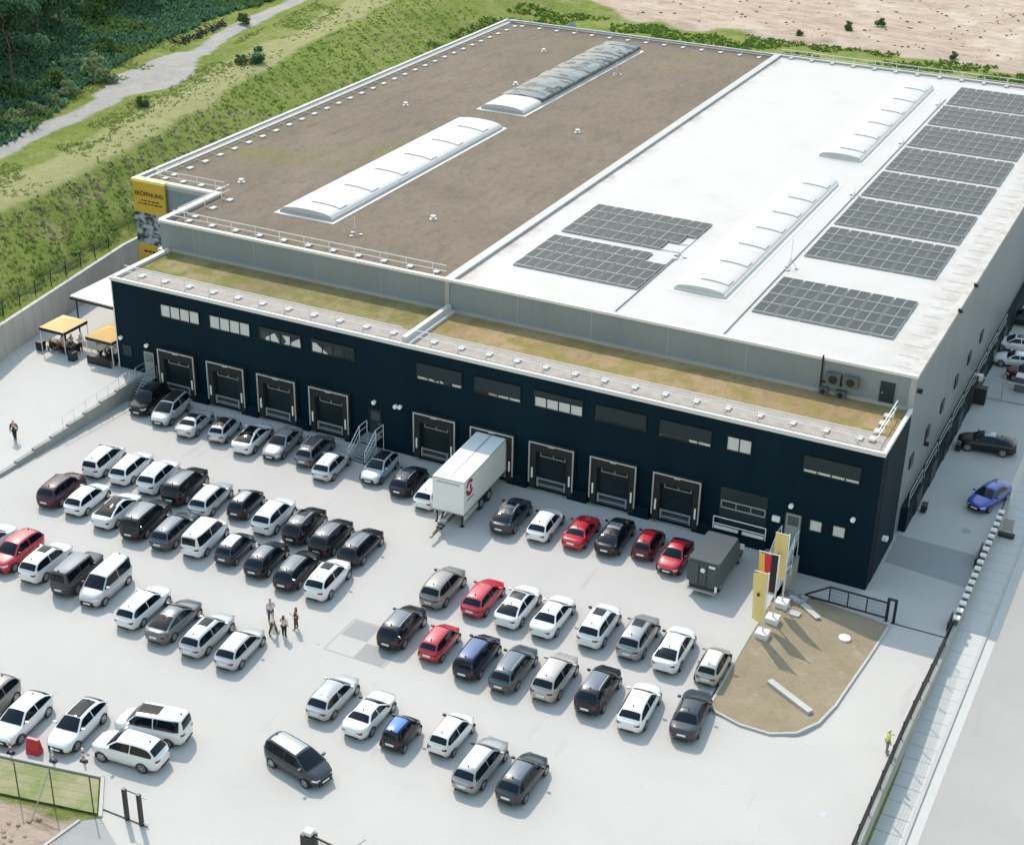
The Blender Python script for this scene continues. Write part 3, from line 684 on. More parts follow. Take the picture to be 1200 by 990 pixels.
# cables, walkway plates, tripods, vents on the roofs
for lab, x, y0, y1 in (('thin grey lightning cable beside the left solar fields', -23.4, 8.6, 22.6), ('long grey lightning cable beside the right row of solar fields', -14.6, 8.6, 84)):
    bm = bm_new(); add_tube(bm, [(x, y0, 11.93), (x, (y0+y1)/2, 11.93), (x, y1, 11.93)], .05, 5)
    tag(obj('lightning_cable', bm, mat('grey_cable', (.25, .25, .25), .6)), lab, 'cable')
def tripod(x, y, z, lab, h=1.6):
    r = empty('lightning_rod', (x, y, z), 0, lab, 'lightning rod', 'lightning rods on the roof')
    bm = bm_new(); add_tube(bm, [(0, 0, 0), (0, 0, h)], .03, 5); obj('rod', bm, M_rail, r)
    for k in range(3):
        a = k*2.1+.4; bm = bm_new(); add_tube(bm, [(0, 0, h*.35), (.5*math.cos(a), .5*math.sin(a), .05)], .02, 4); c_ = obj('leg', bm, M_steel, r)
        bm = bm_new(); add_disc(bm, (.5*math.cos(a), .5*math.sin(a), 0), .16, .09, 10); obj('foot', bm, M_capl, c_)
tripod(-49.8, 13.6, 11.74, 'lightning rod on the brown roof in front of the long white skylight'); tripod(-51.6, 75.4, 11.74, 'lightning rod on the brown roof beside the plastic-covered skylight')
tripod(-14.3, 24.0, 11.88, 'lightning rod between the two nearest right solar fields', 2.6); tripod(-14.6, 44.9, 11.88, 'lightning rod beside the third right solar field', .9)
tripod(-14.6, 63.8, 11.88, 'lightning rod beside the fifth right solar field', .9); tripod(-14.6, 80.8, 11.88, 'lightning rod beside the sixth right solar field', .9); tripod(-23.3, 21.9, 11.88, 'lightning rod beside the left solar fields', .7)
VL = ['round white roof vent near the far left corner of the brown roof', 'round white roof vent between the left roof edge and the skylights', 'round white roof vent right of the gap between the brown roof skylights', 'round white roof vent nearest the front divider on the brown roof', 'round white roof vent nearest the notch of the brown roof', 'round white roof vent beside the plastic-covered skylight']
for (x, y), lab in zip(((-64, 81.4), (-66.5, 51.3), (-45.8, 51.3), (-45.9, 20.4), (-66.5, 20.5), (-59.9, 65.2)), VL):
    r = empty('roof_vent', (x, y, 11.72), 0, lab, 'roof vent', 'round roof vents')
    bm = bm_new(); add_disc(bm, (0, 0, 0), .34, .06, 14); obj('vent_base', bm, M_capl, r)
    bm = bm_new(); add_disc(bm, (0, 0, .06), .16, .22, 12); add_disc(bm, (0, 0, .28), .24, .06, 12); obj('vent_cap', bm, M_white, r)
for k, (x, z, w, h, lab) in enumerate(((-6.3, 10.3, 1.05, .85, 'upper left grey air conditioner on the silver terrace wall'), (-5.05, 10.35, 1.1, .8, 'upper right grey air conditioner beside the terrace door'), (-6.7, 9.42, .6, .5, 'small lower left air conditioner on the terrace wall'), (-5.5, 9.36, .75, .55, 'small lower right air conditioner on the terrace wall'))):
    r = empty('air_conditioner', (x, 7.45, z), 0, lab, 'air conditioner', 'air conditioners on the terrace wall')
    bm = bm_new(); add_box(bm, 0, w, -.3, .1, 0, h); obj('casing', bm, mat('ac_casing', (.10, .11, .115), .5), r)
    bm = bm_new(); add_disc(bm, (w/2, -.32, h/2), h*.38, .02, 16, 'Y'); obj('fan_grille', bm, M_black, r)
    bm = bm_new(); add_box(bm, .1, .16, -.2, .2, -.08, 0); add_box(bm, w-.16, w-.1, -.2, .2, -.08, 0); obj('bracket', bm, M_steel, r)

# outside staircases
def stairs(x0, x1, ztop, lab, ydeep=2.9):
    r = empty('steel_staircase', ((x0+x1)/2, 0, 0), 0, lab, 'staircase', 'steel staircases up to the hall doors'); w = x1-x0
    bm = bm_new(); add_box(bm, -w/2, w/2, -1.2, -.02, ztop-.08, ztop); obj('landing', bm, M_steel, r)
    n = 7
    for k in range(n):
        bm = bm_new(); y = -1.2-(k+.5)*(ydeep-1.2)/n; z = ztop*(1-(k+1)/(n+1)); add_box(bm, -w/2+.04, w/2-.04, y-.14, y+.12, z-.03, z); obj('tread', bm, M_steel, r)
    for s in (-1, 1):
        x = s*w/2; bm = bm_new()
        add_tube(bm, [(x, -.05, ztop+1.0), (x, -1.2, ztop+1.0), (x, -ydeep, 1.0), (x, -ydeep, 0)], .035, 5); add_tube(bm, [(x, -.05, ztop+.5), (x, -1.2, ztop+.5), (x, -ydeep, .5)], .025, 5)
        for y, z in ((-.05, ztop), (-1.2, ztop)): add_tube(bm, [(x, y, 0), (x, y, z+1)], .035, 5)
        obj('handrail', bm, M_rail if x0 > -50 else M_steel, r)
        bm = bm_new(); add_tube(bm, [(x, -1.2, ztop-.05), (x, -ydeep, .05)], .07, 4); obj('stringer', bm, M_steel, r)
stairs(-62.6, -61.3, 1.3, 'steel staircase to the grey door at the left end of the docks')
stairs(-40.6, -39.1, 1.2, 'steel staircase in the middle of the dock row')
stairs(-6.4, -5.1, 1.2, 'steel staircase behind the flags at the right end of the dock row', 3.2)
CARS = [
('A1', 'suv', -60.06, -2.81, 0, 279, 'black', '', 'f', 'black off-roader facing out, first car beside the left steel staircase'),
('A2', 'mpv', -57.34, -3.49, 0, 279, 'silver', 'blackroof', '', 'silver people carrier facing out, second from the left staircase at the docks'),  # roof coloured black to paint in the shade lying on it
('A3', 'coupe', -54.31, -4.31, 0, 99, 'silver', 'blackroof', '', 'silver roadster with a closed black soft top, third in the dock row'),
('A4', 'small', -51.49, -4.15, 0, 101, 'silver', 'blackroof', '', 'small silver car with black roof, fourth in the dock row'),
('A5', 'fastback', -48.66, -4.29, 0, 98, 'white', 'glass', '', 'white fastback with full glass roof, fifth car in the dock row'),
('A6', 'sedan', -46.09, -3.89, 0, 277, 'greysilver', '', '', 'grey saloon facing out between white fastback and dark estate at the docks'),
('A7', 'estate', -43.22, -3.64, 0, 97, 'grey', '', 'rail', 'grey estate with black roof lying in the shade left of small silver hatchback'),
('A8', 'hatch', -40.75, -5.17, 0, 96, 'silver', 'white', '', 'silver hatchback with pale roof parked left of the middle steel staircase'),
('A9', 'hatch', -37.25, -3.74, 0, 275, 'icesilver', 'blackroof', '', 'pale silver hatchback facing out, right of the middle steel staircase'),
('A10', 'hatch', -34.28, -4.43, 0, 94, 'black', 'blackroof', 'rail', 'black hatchback with silver roof rails, two places left of the white trailer'),
('A11', 'estate', -31.74, -5.0, 0, 94, 'white', '', '', 'white car mostly hidden behind the left side of the white trailer'),
('A12', 'coupe4', -25.1, -5.43, 0, 93, 'darkgrey', '', 'sun,rail', 'dark grey coupe with sunroof directly right of the white trailer'),
('A13', 'hatch', -22.38, -5.34, 0, 94, 'white', '', '', 'white hatchback in the dock row between dark coupe and red sports car'),
('A14', 'coupe', -19.69, -4.99, 0, 93, 'red', '', '', 'low red sports car in the dock row'),
('A15', 'coupe4', -17.25, -4.48, 0, 93, 'black', 'greyroof', '', 'dark coupe with silver roof between the red sports car and red city car'),
('A16', 'small', -14.75, -4.32, 0, 93, 'darkred', 'red', '', 'small city car with red roof and dark tail in the dock row'),
('A17', 'beetle', -12.45, -4.91, 0, 272, 'red', '', '', 'rounded red car facing out beside the dark box van'),
('B1', 'mpv', -56.44, -12.9, 0, 99, 'white', '', '', 'white people carrier at the far left end of the upper middle row'),
('B2', 'estate', -53.91, -12.77, 0, 99, 'white', '', '', 'white estate second from left in the upper middle row'),
('B3', 'suv', -51.16, -12.97, 0, 99, 'white', '', '', 'white off-roader third from left in the upper middle row, beside a black one'),
('B4', 'bigsuv', -48.53, -13.19, 0, 98, 'black', '', 'rail', 'large black off-roader with silver rails between two pale cars, upper middle row'),
('B5', 'estate', -45.78, -13.75, 0, 98, 'silver', 'white', '', 'silver estate right of the large black off-roader in the upper middle row'),
('B6', 'small', -43.08, -13.15, 0, 97, 'black', 'greyroof', '', 'small black hatchback with grey roof in the upper middle row'),
('B7', 'suv', -40.21, -13.71, 0, 96, 'white', '', '', 'white crossover between two black cars in the upper middle row'),
('B8', 'suv', -37.53, -13.77, 0, 95, 'black', '', 'sun,rail', 'black crossover with silver rails right of the white crossover, upper middle row'),
('B9', 'suv', -34.97, -14.27, 0, 94, 'brownblack', '', 'rail', 'brownish black off-roader second from the right of the upper middle row'),
('B10', 'estate', -32.51, -14.25, 0, 94, 'black', '', 'rail', 'black estate with bright roof rails at the right end of the upper middle row'),
('C1', 'suv', -56.25, -17.95, 0, 96, 'maroon', '', 'rail', 'dark maroon crossover at the left end of the second middle row'),
('C2', 'hatch', -53.75, -18.05, 0, 96, 'white', '', '', 'white hatchback beside the maroon crossover'),
('C3', 'fastback', -50.78, -18.29, 0, 97, 'white', 'glass', '', 'white fastback with dark glass roof in the second middle row'),
('C4', 'bigsuv', -48.02, -18.46, 0, 97, 'black', '', 'rail', 'large black off-roader right of the white fastback with glass roof'),
('C5', 'estate', -45.36, -18.66, 0, 97, 'slate', '', '', 'slate grey estate left of the boxy white window van'),
('C6', 'van', -42.81, -18.48, 0, 97, 'white', '', '', 'boxy white window van in the second middle row'),
('C7', 'small', -40.16, -18.62, 0, 96, 'darkgrey', 'white', '', 'dark small hatchback with pale roof right of the boxy white van'),
('C8', 'hatch', -37.45, -18.7, 0, 96, 'black', '', '', 'black low hatchback between the small dark car with pale roof and a black estate'),
('C9', 'estate', -34.79, -18.89, 0, 96, 'black', '', 'rail', 'black estate between a black hatchback and a white crossover'),
('C10', 'suv', -32.25, -18.99, 0, 95, 'white', '', 'sun', 'white crossover with sunroof at the right end of the second middle row'),
('D0', 'sedan', -55.65, -26.03, 0, 95, 'white', '', '', 'white car cut off by the left edge behind the red estate'),
('D1', 'suv', -53.04, -26.17, 0, 274, 'red', '', 'rail', 'red crossover facing out at the left edge'),
('D2', 'suv', -50.38, -26.25, 0, 95, 'white', '', 'sun', 'white crossover with sunroof between the red crossover and dark pickup'),
('D3', 'offroad', -47.48, -26.42, 0, 96, 'matgrey', '', '', 'boxy dark grey off-roader with upright tail between two pale cars'),
('D4', 'van', -44.99, -26.52, 0, 276, 'silver', 'white', '', 'silver window van facing out right of the boxy dark off-roader'),
('E1', 'estate', -41.17, -27.38, 0, 94, 'white', '', '', 'white estate at the left of four cars near the standing people'),
('E2', 'fastback', -38.43, -27.71, 0, 94, 'grey', '', '', 'grey fastback between the white estate and a silver estate'),
('E3', 'estate', -35.61, -27.95, 0, 94, 'silver', 'white', 'sun', 'silver estate with sunroof, second left of the standing people'),
('E4', 'hatch', -32.92, -28.21, 0, 95, 'silver', 'white', '', 'silver hatchback closest to the four standing people'),
('F1', 'suv', -24.91, -16.14, 0, 92, 'taupe', '', '', 'grey beige crossover at the left end of the upper right row'),
('F2', 'hatch', -22.0, -15.88, 0, 92, 'red', '', '', 'red hatchback in the upper right row behind the other red car'),
('F3', 'coupe4', -19.44, -15.78, 0, 92, 'white', 'blackroof', '', 'white coupe crossover with black roof in the upper right row'),
('F4', 'sedan', -16.93, -15.69, 0, 92, 'white', '', '', 'white saloon right of the white coupe with black roof'),
('F5', 'suv', -13.78, -15.35, 0, 92, 'white', '', 'sun', 'white crossover with grey sunroof in the upper right row'),
('F6', 'suv', -11.04, -15.3, 0, 92, 'greysilver', '', 'sun', 'grey crossover with glass roof and silver tail in the upper right row'),
('F7', 'coupe4', -8.52, -15.45, 0, 93, 'white', '', '', 'large white coupe second from the right of the upper right row'),
('F8', 'small', -5.71, -15.93, 0, 93, 'beige', 'white', '', 'small beige hatchback beside the grass island'),
('G1', 'suv', -24.98, -21.53, 0, 92, 'black', '', 'rail', 'black crossover with grey roof at the left end of the lower right row'),
('G2', 'small', -22.06, -21.8, 0, 92, 'red', '', '', 'small red hatchback in the lower right row'),
('G3', 'mpv', -19.22, -22.07, 0, 92, 'navy', '', '', 'dark blue compact with blue roof right of the small red hatchback'),
('G4', 'estate', -16.66, -22.04, 0, 92, 'slate', '', 'rail', 'slate blue estate with silver rails right of the dark blue compact'),
('G5', 'suv', -13.99, -21.73, 0, 92, 'beige', '', '', 'beige silver crossover in the lower right row'),
('G6', 'suv', -11.09, -21.66, 0, 92, 'black', '', 'rail', 'black crossover between the beige crossover and a white hatchback'),
('G7', 'hatchbig', -8.26, -21.98, 0, 94, 'white', '', '', 'white hatchback left of the dark saloon in the lower right row'),
('G8', 'sedan', -5.22, -21.21, 0, 96, 'darkgrey', '', '', 'dark grey saloon at the right end of the lower right row by the grass'),
('H1', 'hatch', -25.05, -29.72, 0, 91, 'silver', 'greyroof', '', 'silver hatchback at the left end of the front row of six'),
('H2', 'coupe', -22.23, -30.11, 0, 91, 'white', '', '', 'white coupe with notchback in the front row of six'),
('H3', 'micro', -19.65, -30.83, 0, 91, 'black', 'blue', '', 'tiny two seat car with bright blue roof'),
('H4', 'small', -17.01, -29.53, 0, 90, 'white', '', '', 'small white hatchback right of the tiny blue roofed car'),
('H5', 'estate', -14.27, -31.12, 0, 90, 'greysilver', 'silver', '', 'silver grey estate second from right in the front row of six'),
('H6', 'hatch', -11.65, -31.07, 0, 90, 'darkgrey', '', '', 'dark grey hatchback at the right end of the front row of six'),
('I', 'mpv', -23.52, -35.82, 0, -13, 'darkgrey', 'greyroof', '', 'dark grey people carrier standing alone in the open yard'),
('J0', 'suv', -42.64, -39.88, 0, 277, 'taupe', '', '', 'grey car cut off by the left edge near the site fence'),
('J1', 'hatchbig', -39.99, -40.05, 0, 277, 'white', '', '', 'white hatchback facing out behind the red barrier'),
('J2', 'hatchbig', -36.71, -39.03, 0, 277, 'white', 'glass', '', 'white hatchback with black glass roof facing out by the red barrier'),
('J3', 'van', -32.7, -37.1, 0, 191, 'white', '', 'sun', 'boxy white window van with glass roof facing left'),
('J4', 'suv', -32.5, -39.45, 0, 186, 'white', '', '', 'white crossover with dark windows facing left in front of a boxy white van'),
('R1', 'coupe4', 3.35, 25.63, -1.3, 187, 'black', '', '', 'black coupe facing left in the side yard'),
('R2', 'sedan', 5.25, 16.83, -1.3, 252, 'blue', '', '', 'bright blue saloon in the shaded side yard'),
('R3', 'coupe', 2.5, 44.0, -1.3, 186, 'white', '', '', 'white car with black bumper behind the grey side gate'),
('R4', 'sedan', 2.0, 47.68, -1.3, 186, 'white', 'blackroof', '', 'white car with dark roof behind the other white one, side yard'),
('R5', 'hatch', 4.18, 41.34, -1.3, 186, 'darkred', '', '', 'dark red car at the right edge beside the side gate'),
('R6', 'hatch', 1.54, 54.43, -1.3, 186, 'black', '', '', 'black car furthest back in the side yard')]
# ------------------------------------------------------------------ vehicles
PAINT = {'skysheenroof': (.085, .105, .135), 'white': (.74, .74, .745), 'silver': (.50, .51, .52), 'icesilver': (.50, .55, .60), 'greysilver': (.30, .31, .32), 'grey': (.13, .135, .145), 'darkgrey': (.032, .040, .052),
         'matgrey': (.045, .05, .06), 'black': (.006, .008, .013), 'brownblack': (.016, .014, .015), 'slate': (.055, .075, .09), 'navy': (.006, .010, .035), 'navyroof': (.04, .075, .21), 'blue': (.012, .05, .36), 'red': (.48, .012, .03),
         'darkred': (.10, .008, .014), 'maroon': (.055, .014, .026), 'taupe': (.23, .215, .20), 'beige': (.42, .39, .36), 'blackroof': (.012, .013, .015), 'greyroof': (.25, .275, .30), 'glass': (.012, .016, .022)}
def paint(k):
    if k == 'blue_roof': return mat('paint_bright_blue', (.03, .16, .55), .25, coat=1)
    c = PAINT[k]; dark = sum(c) < .2
    return mat('paint_'+k, c, .35 if k != 'matgrey' else .55, metal=0 if dark or k in ('white', 'red', 'matgrey') else .25, spec=.3 if dark else .5, coat=.55 if dark else .9 if k != 'matgrey' else .2)
# L, W, H, belt z, profile of the cabin (distance from nose as fraction, z), deck/hood heights, wheelbase, wheel radius
TYPES = {
 'hatch':   dict(L=4.25, W=1.80, H=1.46, hood=[(0, .62), (.03, .74), (.12, .84), (.26, .96)], belt=.95, cab=[(.25, .97), (.40, 1.38), (.47, 1.44), (.68, 1.45), (.84, 1.36), (.955, .99)], deck=[(.95, .98), (1, .86)], wb=2.62, wr=.33, hr=.60),
 'hatchbig':dict(L=4.5, W=1.84, H=1.50, hood=[(0, .66), (.03, .78), (.12, .90), (.26, 1.0)], belt=1.0, cab=[(.25, 1.0), (.40, 1.42), (.47, 1.49), (.65, 1.49), (.83, 1.37), (.955, 1.05)], deck=[(.95, 1.03), (1, .92)], wb=2.7, wr=.35, hr=.60),
 'small':   dict(L=3.65, W=1.66, H=1.50, hood=[(0, .64), (.03, .78), (.12, .9), (.24, 1.0)], belt=.97, cab=[(.22, 1.0), (.37, 1.42), (.46, 1.49), (.70, 1.48), (.87, 1.38), (.965, 1.0)], deck=[(.97, 1.0), (1, .8)], wb=2.4, wr=.30, hr=.58),
 'micro':   dict(L=2.75, W=1.6, H=1.55, hood=[(0, .68), (.05, .86), (.2, 1.02)], belt=1.0, cab=[(.2, 1.02), (.40, 1.48), (.5, 1.54), (.8, 1.54), (.95, 1.42), (.985, 1.0)], deck=[(.98, 1.0), (1, .8)], wb=1.87, wr=.30, hr=.58),
 'suv':     dict(L=4.5, W=1.86, H=1.66, hood=[(0, .78), (.03, .92), (.12, 1.02), (.25, 1.12)], belt=1.10, cab=[(.24, 1.12), (.38, 1.56), (.45, 1.64), (.70, 1.65), (.86, 1.54), (.962, 1.13)], deck=[(.96, 1.12), (1, .95)], wb=2.67, wr=.37, hr=.62),
 'bigsuv':  dict(L=4.85, W=1.93, H=1.76, hood=[(0, .86), (.03, .99), (.12, 1.08), (.25, 1.16)], belt=1.14, cab=[(.24, 1.16), (.37, 1.64), (.44, 1.74), (.76, 1.75), (.90, 1.65), (.968, 1.17)], deck=[(.97, 1.16), (1, .98)], wb=2.9, wr=.39, hr=.66),
 'offroad': dict(L=4.5, W=1.84, H=1.92, hood=[(0, .98), (.02, 1.08), (.12, 1.13), (.27, 1.18)], belt=1.16, cab=[(.28, 1.18), (.34, 1.78), (.38, 1.89), (.85, 1.92), (.965, 1.90), (.985, 1.18)], deck=[(.98, 1.18), (1, 1.0)], wb=2.75, wr=.41, hr=.72),
 'coupe4':  dict(L=4.7, W=1.89, H=1.52, hood=[(0, .70), (.03, .84), (.12, .95), (.26, 1.05)], belt=1.05, cab=[(.25, 1.05), (.39, 1.44), (.46, 1.51), (.60, 1.52), (.80, 1.36), (.94, 1.10)], deck=[(.93, 1.10), (1, 1.0)], wb=2.8, wr=.38, hr=.58),
 'estate':  dict(L=4.7, W=1.83, H=1.49, hood=[(0, .64), (.03, .76), (.12, .87), (.26, .98)], belt=.97, cab=[(.25, .98), (.38, 1.40), (.45, 1.47), (.72, 1.49), (.87, 1.41), (.962, 1.01)], deck=[(.96, 1.0), (1, .86)], wb=2.75, wr=.34, hr=.60),
 'sedan':   dict(L=4.7, W=1.83, H=1.43, hood=[(0, .62), (.03, .74), (.12, .86), (.27, .96)], belt=.95, cab=[(.26, .96), (.40, 1.34), (.47, 1.42), (.62, 1.42), (.70, 1.37), (.83, 1.04)], deck=[(.82, 1.04), (.97, 1.02), (1, .85)], wb=2.8, wr=.34, hr=.57),
 'fastback':dict(L=4.75, W=1.87, H=1.43, hood=[(0, .58), (.03, .70), (.12, .84), (.26, .95)], belt=.96, cab=[(.25, .95), (.40, 1.34), (.48, 1.43), (.60, 1.42), (.78, 1.27), (.92, 1.06)], deck=[(.91, 1.07), (.98, 1.05), (1, .88)], wb=2.88, wr=.35, hr=.56),
 'coupe':   dict(L=4.35, W=1.81, H=1.31, hood=[(0, .58), (.03, .70), (.12, .80), (.30, .90)], belt=.90, cab=[(.29, .90), (.43, 1.24), (.50, 1.31), (.62, 1.30), (.70, 1.24), (.82, .98)], deck=[(.81, .99), (.97, .96), (1, .80)], wb=2.5, wr=.34, hr=.56),
 'mpv':     dict(L=4.45, W=1.83, H=1.64, hood=[(0, .68), (.03, .82), (.12, .96), (.20, 1.07)], belt=1.05, cab=[(.17, 1.05), (.36, 1.52), (.45, 1.62), (.75, 1.64), (.92, 1.54), (.975, 1.05)], deck=[(.97, 1.05), (1, .88)], wb=2.72, wr=.34, hr=.62),
 'van':     dict(L=4.5, W=1.85, H=1.84, hood=[(0, .76), (.03, .92), (.10, 1.04), (.20, 1.14)], belt=1.10, cab=[(.18, 1.12), (.32, 1.70), (.38, 1.81), (.80, 1.84), (.955, 1.80), (.985, 1.10)], deck=[(.98, 1.10), (1, .9)], wb=2.75, wr=.34, hr=.70),
 'beetle':  dict(L=4.1, W=1.78, H=1.48, hood=[(0, .60), (.04, .78), (.14, .92), (.28, 1.0)], belt=.96, cab=[(.26, .98), (.38, 1.34), (.47, 1.47), (.60, 1.48), (.78, 1.32), (.92, 1.0)], deck=[(.90, 1.02), (.96, .92), (1, .72)], wb=2.5, wr=.34, hr=.56),
}
def spl(pts, n):
    out = []
    for i in range(len(pts)-1):
        p0, p1, p2, p3 = pts[max(i-1, 0)], pts[i], pts[i+1], pts[min(i+2, len(pts)-1)]
        for k in range(n):
            t = k/n; out.append(tuple(.5*((2*b)+(-a+c)*t+(2*a-5*b+4*c-d)*t*t+(-a+3*b-3*c+d)*t**3) for a, b, c, d in zip(p0, p1, p2, p3)))
    out.append(pts[-1]); return out
def vehicle_meshes(key):
    T = TYPES[key]; L, W, H = T['L'], T['W'], T['H']; out = {}
    X = lambda f: L/2-f*L            # fraction from nose to local x (nose at +x)
    hw = W/2
    cab = spl(T['cab'], 5); c0, c1 = T['cab'][0][0], T['cab'][-1][0]
    def topz(f):
        if f < c0: return pw(f, T['hood'])
        if f > c1: return pw(f, T['deck'])
        return lerp(T['hood'][-1][1], T['deck'][0][1], (f-c0)/(c1-c0))
    def halfw(f):
        e = min(f, 1-f)*L; r = .85 if f < .5 else .62
        t = clamp(e/r); return hw*(1-.36*(1-t)**2.2-.015-.03*abs(f-.5)*2)
    # lower body
    bm = bm_new(); fs = [0, .006, .02, .045, .08, .13, .2, .28, .38, .5, .62, .72, .8, .87, .92, .955, .98, .994, 1]; rings = []
    for f in fs:
        w = halfw(f); zt = topz(f); zb = .24 if .04 < f < .96 else .34 if .008 < f < .992 else .40
        x = X(f); 
        prof = [(.84, zb), (.95, zb+.07), (1.0, lerp(zb, zt, .45)), (.995, lerp(zb, zt, .68)), (.95, zt-.07), (.86, zt-.012), (.45, zt+.015), (0, zt+.022)]
        if f in (0, 1): prof = [(a*.9, lerp(z, (zb+zt)/2, .25)) for a, z in prof]
        ring = [bm.verts.new((x, -w*a, z)) for a, z in prof]+[bm.verts.new((x, w*a, z)) for a, z in prof[-2::-1]]
        rings.append(ring)
    for A, B in zip(rings, rings[1:]):
        n = len(A)
        for i in range(n): bm.faces.new([A[i], A[(i+1) % n], B[(i+1) % n], B[i]])
    bm.faces.new(rings[0]); bm.faces.new(rings[-1][::-1])
    # cabin shell
    zbelt = lambda f: topz(f)-.03
    hr = T['hr']*W/1.8
    def cabrow(f, z):      # half width of the cabin at height z
        zb = zbelt(f); t = clamp((z-zb)/(H-zb)); return lerp(halfw(f)*.93, hr*(.93-.16*max(0, f-.5)-.5*max(0, f-.78)), t**1.1)
    rows = []
    for f, z in cab:
        w = cabrow(f, z); x = X(f); crown = .035*clamp((z-T['belt'])/.4)
        rows.append([bm.verts.new((x, -cabrow(f, min(z, zbelt(f)))*1.0, min(z, zbelt(f)))), bm.verts.new((x, -lerp(w, cabrow(f, zbelt(f)), .5), lerp(z, zbelt(f), .5)))] +
                    [bm.verts.new((x+(.05*(1-u*u) if f < .45 else -.04*(1-u*u))*clamp((H-z)/.3), w*u, z-.04*abs(u)**4+crown*(1-u*u))) for u in (-1, -.88, -.5, 0, .5, .88, 1)] +
                    [bm.verts.new((x, lerp(w, cabrow(f, zbelt(f)), .5), lerp(z, zbelt(f), .5))), bm.verts.new((x, cabrow(f, min(z, zbelt(f))), min(z, zbelt(f))))])
    for A, B in zip(rows, rows[1:]):
        for i in range(len(A)-1): bm.faces.new([A[i], A[i+1], B[i+1], B[i]])
    out['body'] = finish(bm, 'body', smooth=True)
    # glass
    def S(k, u, off=.014):
        k = clamp(k, 0, len(cab)-1.001); i = int(k); t = k-i; f = lerp(cab[i][0], cab[i+1][0], t); z = lerp(cab[i][1], cab[i+1][1], t)
        w = cabrow(f, z); crown = .035*clamp((z-T['belt'])/.4); dx, dz = X(cab[i+1][0])-X(cab[i][0]), cab[i+1][1]-cab[i][1]; l = math.hypot(dx, dz) or 1
        nx_, nz_ = (dz/l, -dx/l) 
        return Vector((X(f)+(.05*(1-u*u) if f < .45 else -.04*(1-u*u))*clamp((H-z)/.3)+nx_*off, w*u, z-.04*abs(u)**4+crown*(1-u*u)+nz_*off))
    def surf(k0, k1, u0, u1, nk, nu, off=.016, taper=0.):
        bm = bm_new(); R_ = []
        for a in range(nk+1):
            k = lerp(k0, k1, a/nk); s = 1-taper*(a/nk if taper > 0 else -(1-a/nk))
            R_.append([bm.verts.new(S(k, lerp(u0, u1, b/nu)*s, off)) for b in range(nu+1)])
        for A, B in zip(R_, R_[1:]):
            for b in range(nu): bm.faces.new([A[b], A[b+1], B[b+1], B[b]])
        return finish(bm, 'panel', smooth=True)
    nk = len(cab)-1
    out['windshield'] = surf(.6, 6.0 if key != 'offroad' else 5.2, -.90, .90, 6, 6)
    out['roof'] = surf(8.6, 18.2 if key not in ('sedan', 'coupe', 'fastback', 'beetle', 'coupe4') else 15.5, -.86, .86, 8, 6, .012)
    out['glassroof'] = surf(7.2, 19.0, -.78, .78, 10, 6, .014)
    rk = {'sedan': (20.6, 24.3), 'coupe': (20.6, 24.3), 'fastback': (16.8, 23.6), 'beetle': (17.5, 23), 'coupe4': (19.0, 24.0)}.get(key, (20.7, 23.9))
    out['rear_window'] = surf(rk[0], rk[1], -.92, .92, 5, 6)
    out['sunroof'] = surf(8.4, 13.0, -.62, .62, 4, 4, .02)
    # side windows
    for s, nm in ((-1, 'R'), (1, 'L')):
        bm = bm_new()
        def zedge(f): 
            for (a, za), (b, zb_) in zip(cab, cab[1:]):
                if a <= f <= b: return lerp(za, zb_, (f-a)/max(1e-6, b-a))
            return 0
        f0, f1 = c0+.03, c1-.045; mid = (f0+f1)/2 + .01
        for a, b in ((f0, mid-.008), (mid+.008, f1)):
            prev = None; n = 9
            for k in range(n+1):
                f = lerp(a, b, k/n); lo = zbelt(f)+.045; hi = zedge(f)-.075
                if hi < lo+.02: hi = lo+.02
                def pt(z): 
                    zt = zedge(f); w1 = cabrow(f, zt); zb_ = zbelt(f); w0 = cabrow(f, zb_); 
                    t = clamp((z-zb_)/max(.05, zt-zb_)); w = lerp(w0, w1, t)
                    return (X(f), s*(w+.012), z)
                cur = (bm.verts.new(pt(lo)), bm.verts.new(pt(hi)))
                if prev: bm.faces.new([prev[0], cur[0], cur[1], prev[1]])
                prev = cur
        out['side_window'+nm] = finish(bm, 'side_window')
    # small parts
    wr, wb = T['wr'], T['wb']; fx = L/2-(L-wb)*.46; rx = fx-wb
    bm = bm_new()
    for x in (fx, rx):
        for s in (-1, 1):
            f = (L/2-x)/L; y = halfw(f)
            add_tube(bm, [(x, s*(y-.22), wr+.01), (x, s*(y+.004), wr+.01)], wr+.055, 18)
    bmesh.ops.delete(bm, geom=[v for v in bm.verts if v.co.z < .2], context='VERTS')
    out['wheel_arch'] = finish(bm, 'wheel_arch')
    bm = bm_new(); add_tube(bm, [(0, -.11, 0), (0, -.09, 0)], wr-.02, 20, r2=wr); add_tube(bm, [(0, -.09, 0), (0, .09, 0)], wr, 20); add_tube(bm, [(0, .09, 0), (0, .11, 0)], wr, 20, r2=wr-.02); out['tyre'] = finish(bm, 'tyre')
    bm = bm_new(); add_tube(bm, [(0, -.115, 0), (0, .115, 0)], wr*.66, 16)
    out['rim'] = finish(bm, 'rim')
    bm = bm_new()
    for k in range(5):
        a = k*2*math.pi/5
        for s in (-1, 1):
            v = [(math.cos(a+.38+d)*wr*q, s*.118, math.sin(a+.38+d)*wr*q) for d, q in ((-.2, .25), (.2, .25), (.3, .58), (-.3, .58))]; bm.faces.new([bm.verts.new(q) for q in v])
    out['rim_gap'] = finish(bm, 'rim_gap', recalc=False)
    out['wheels'] = [(fx, -(halfw((L/2-fx)/L)-.09)), (fx, halfw((L/2-fx)/L)-.09), (rx, -(halfw((L/2-rx)/L)-.09)), (rx, halfw((L/2-rx)/L)-.09)]
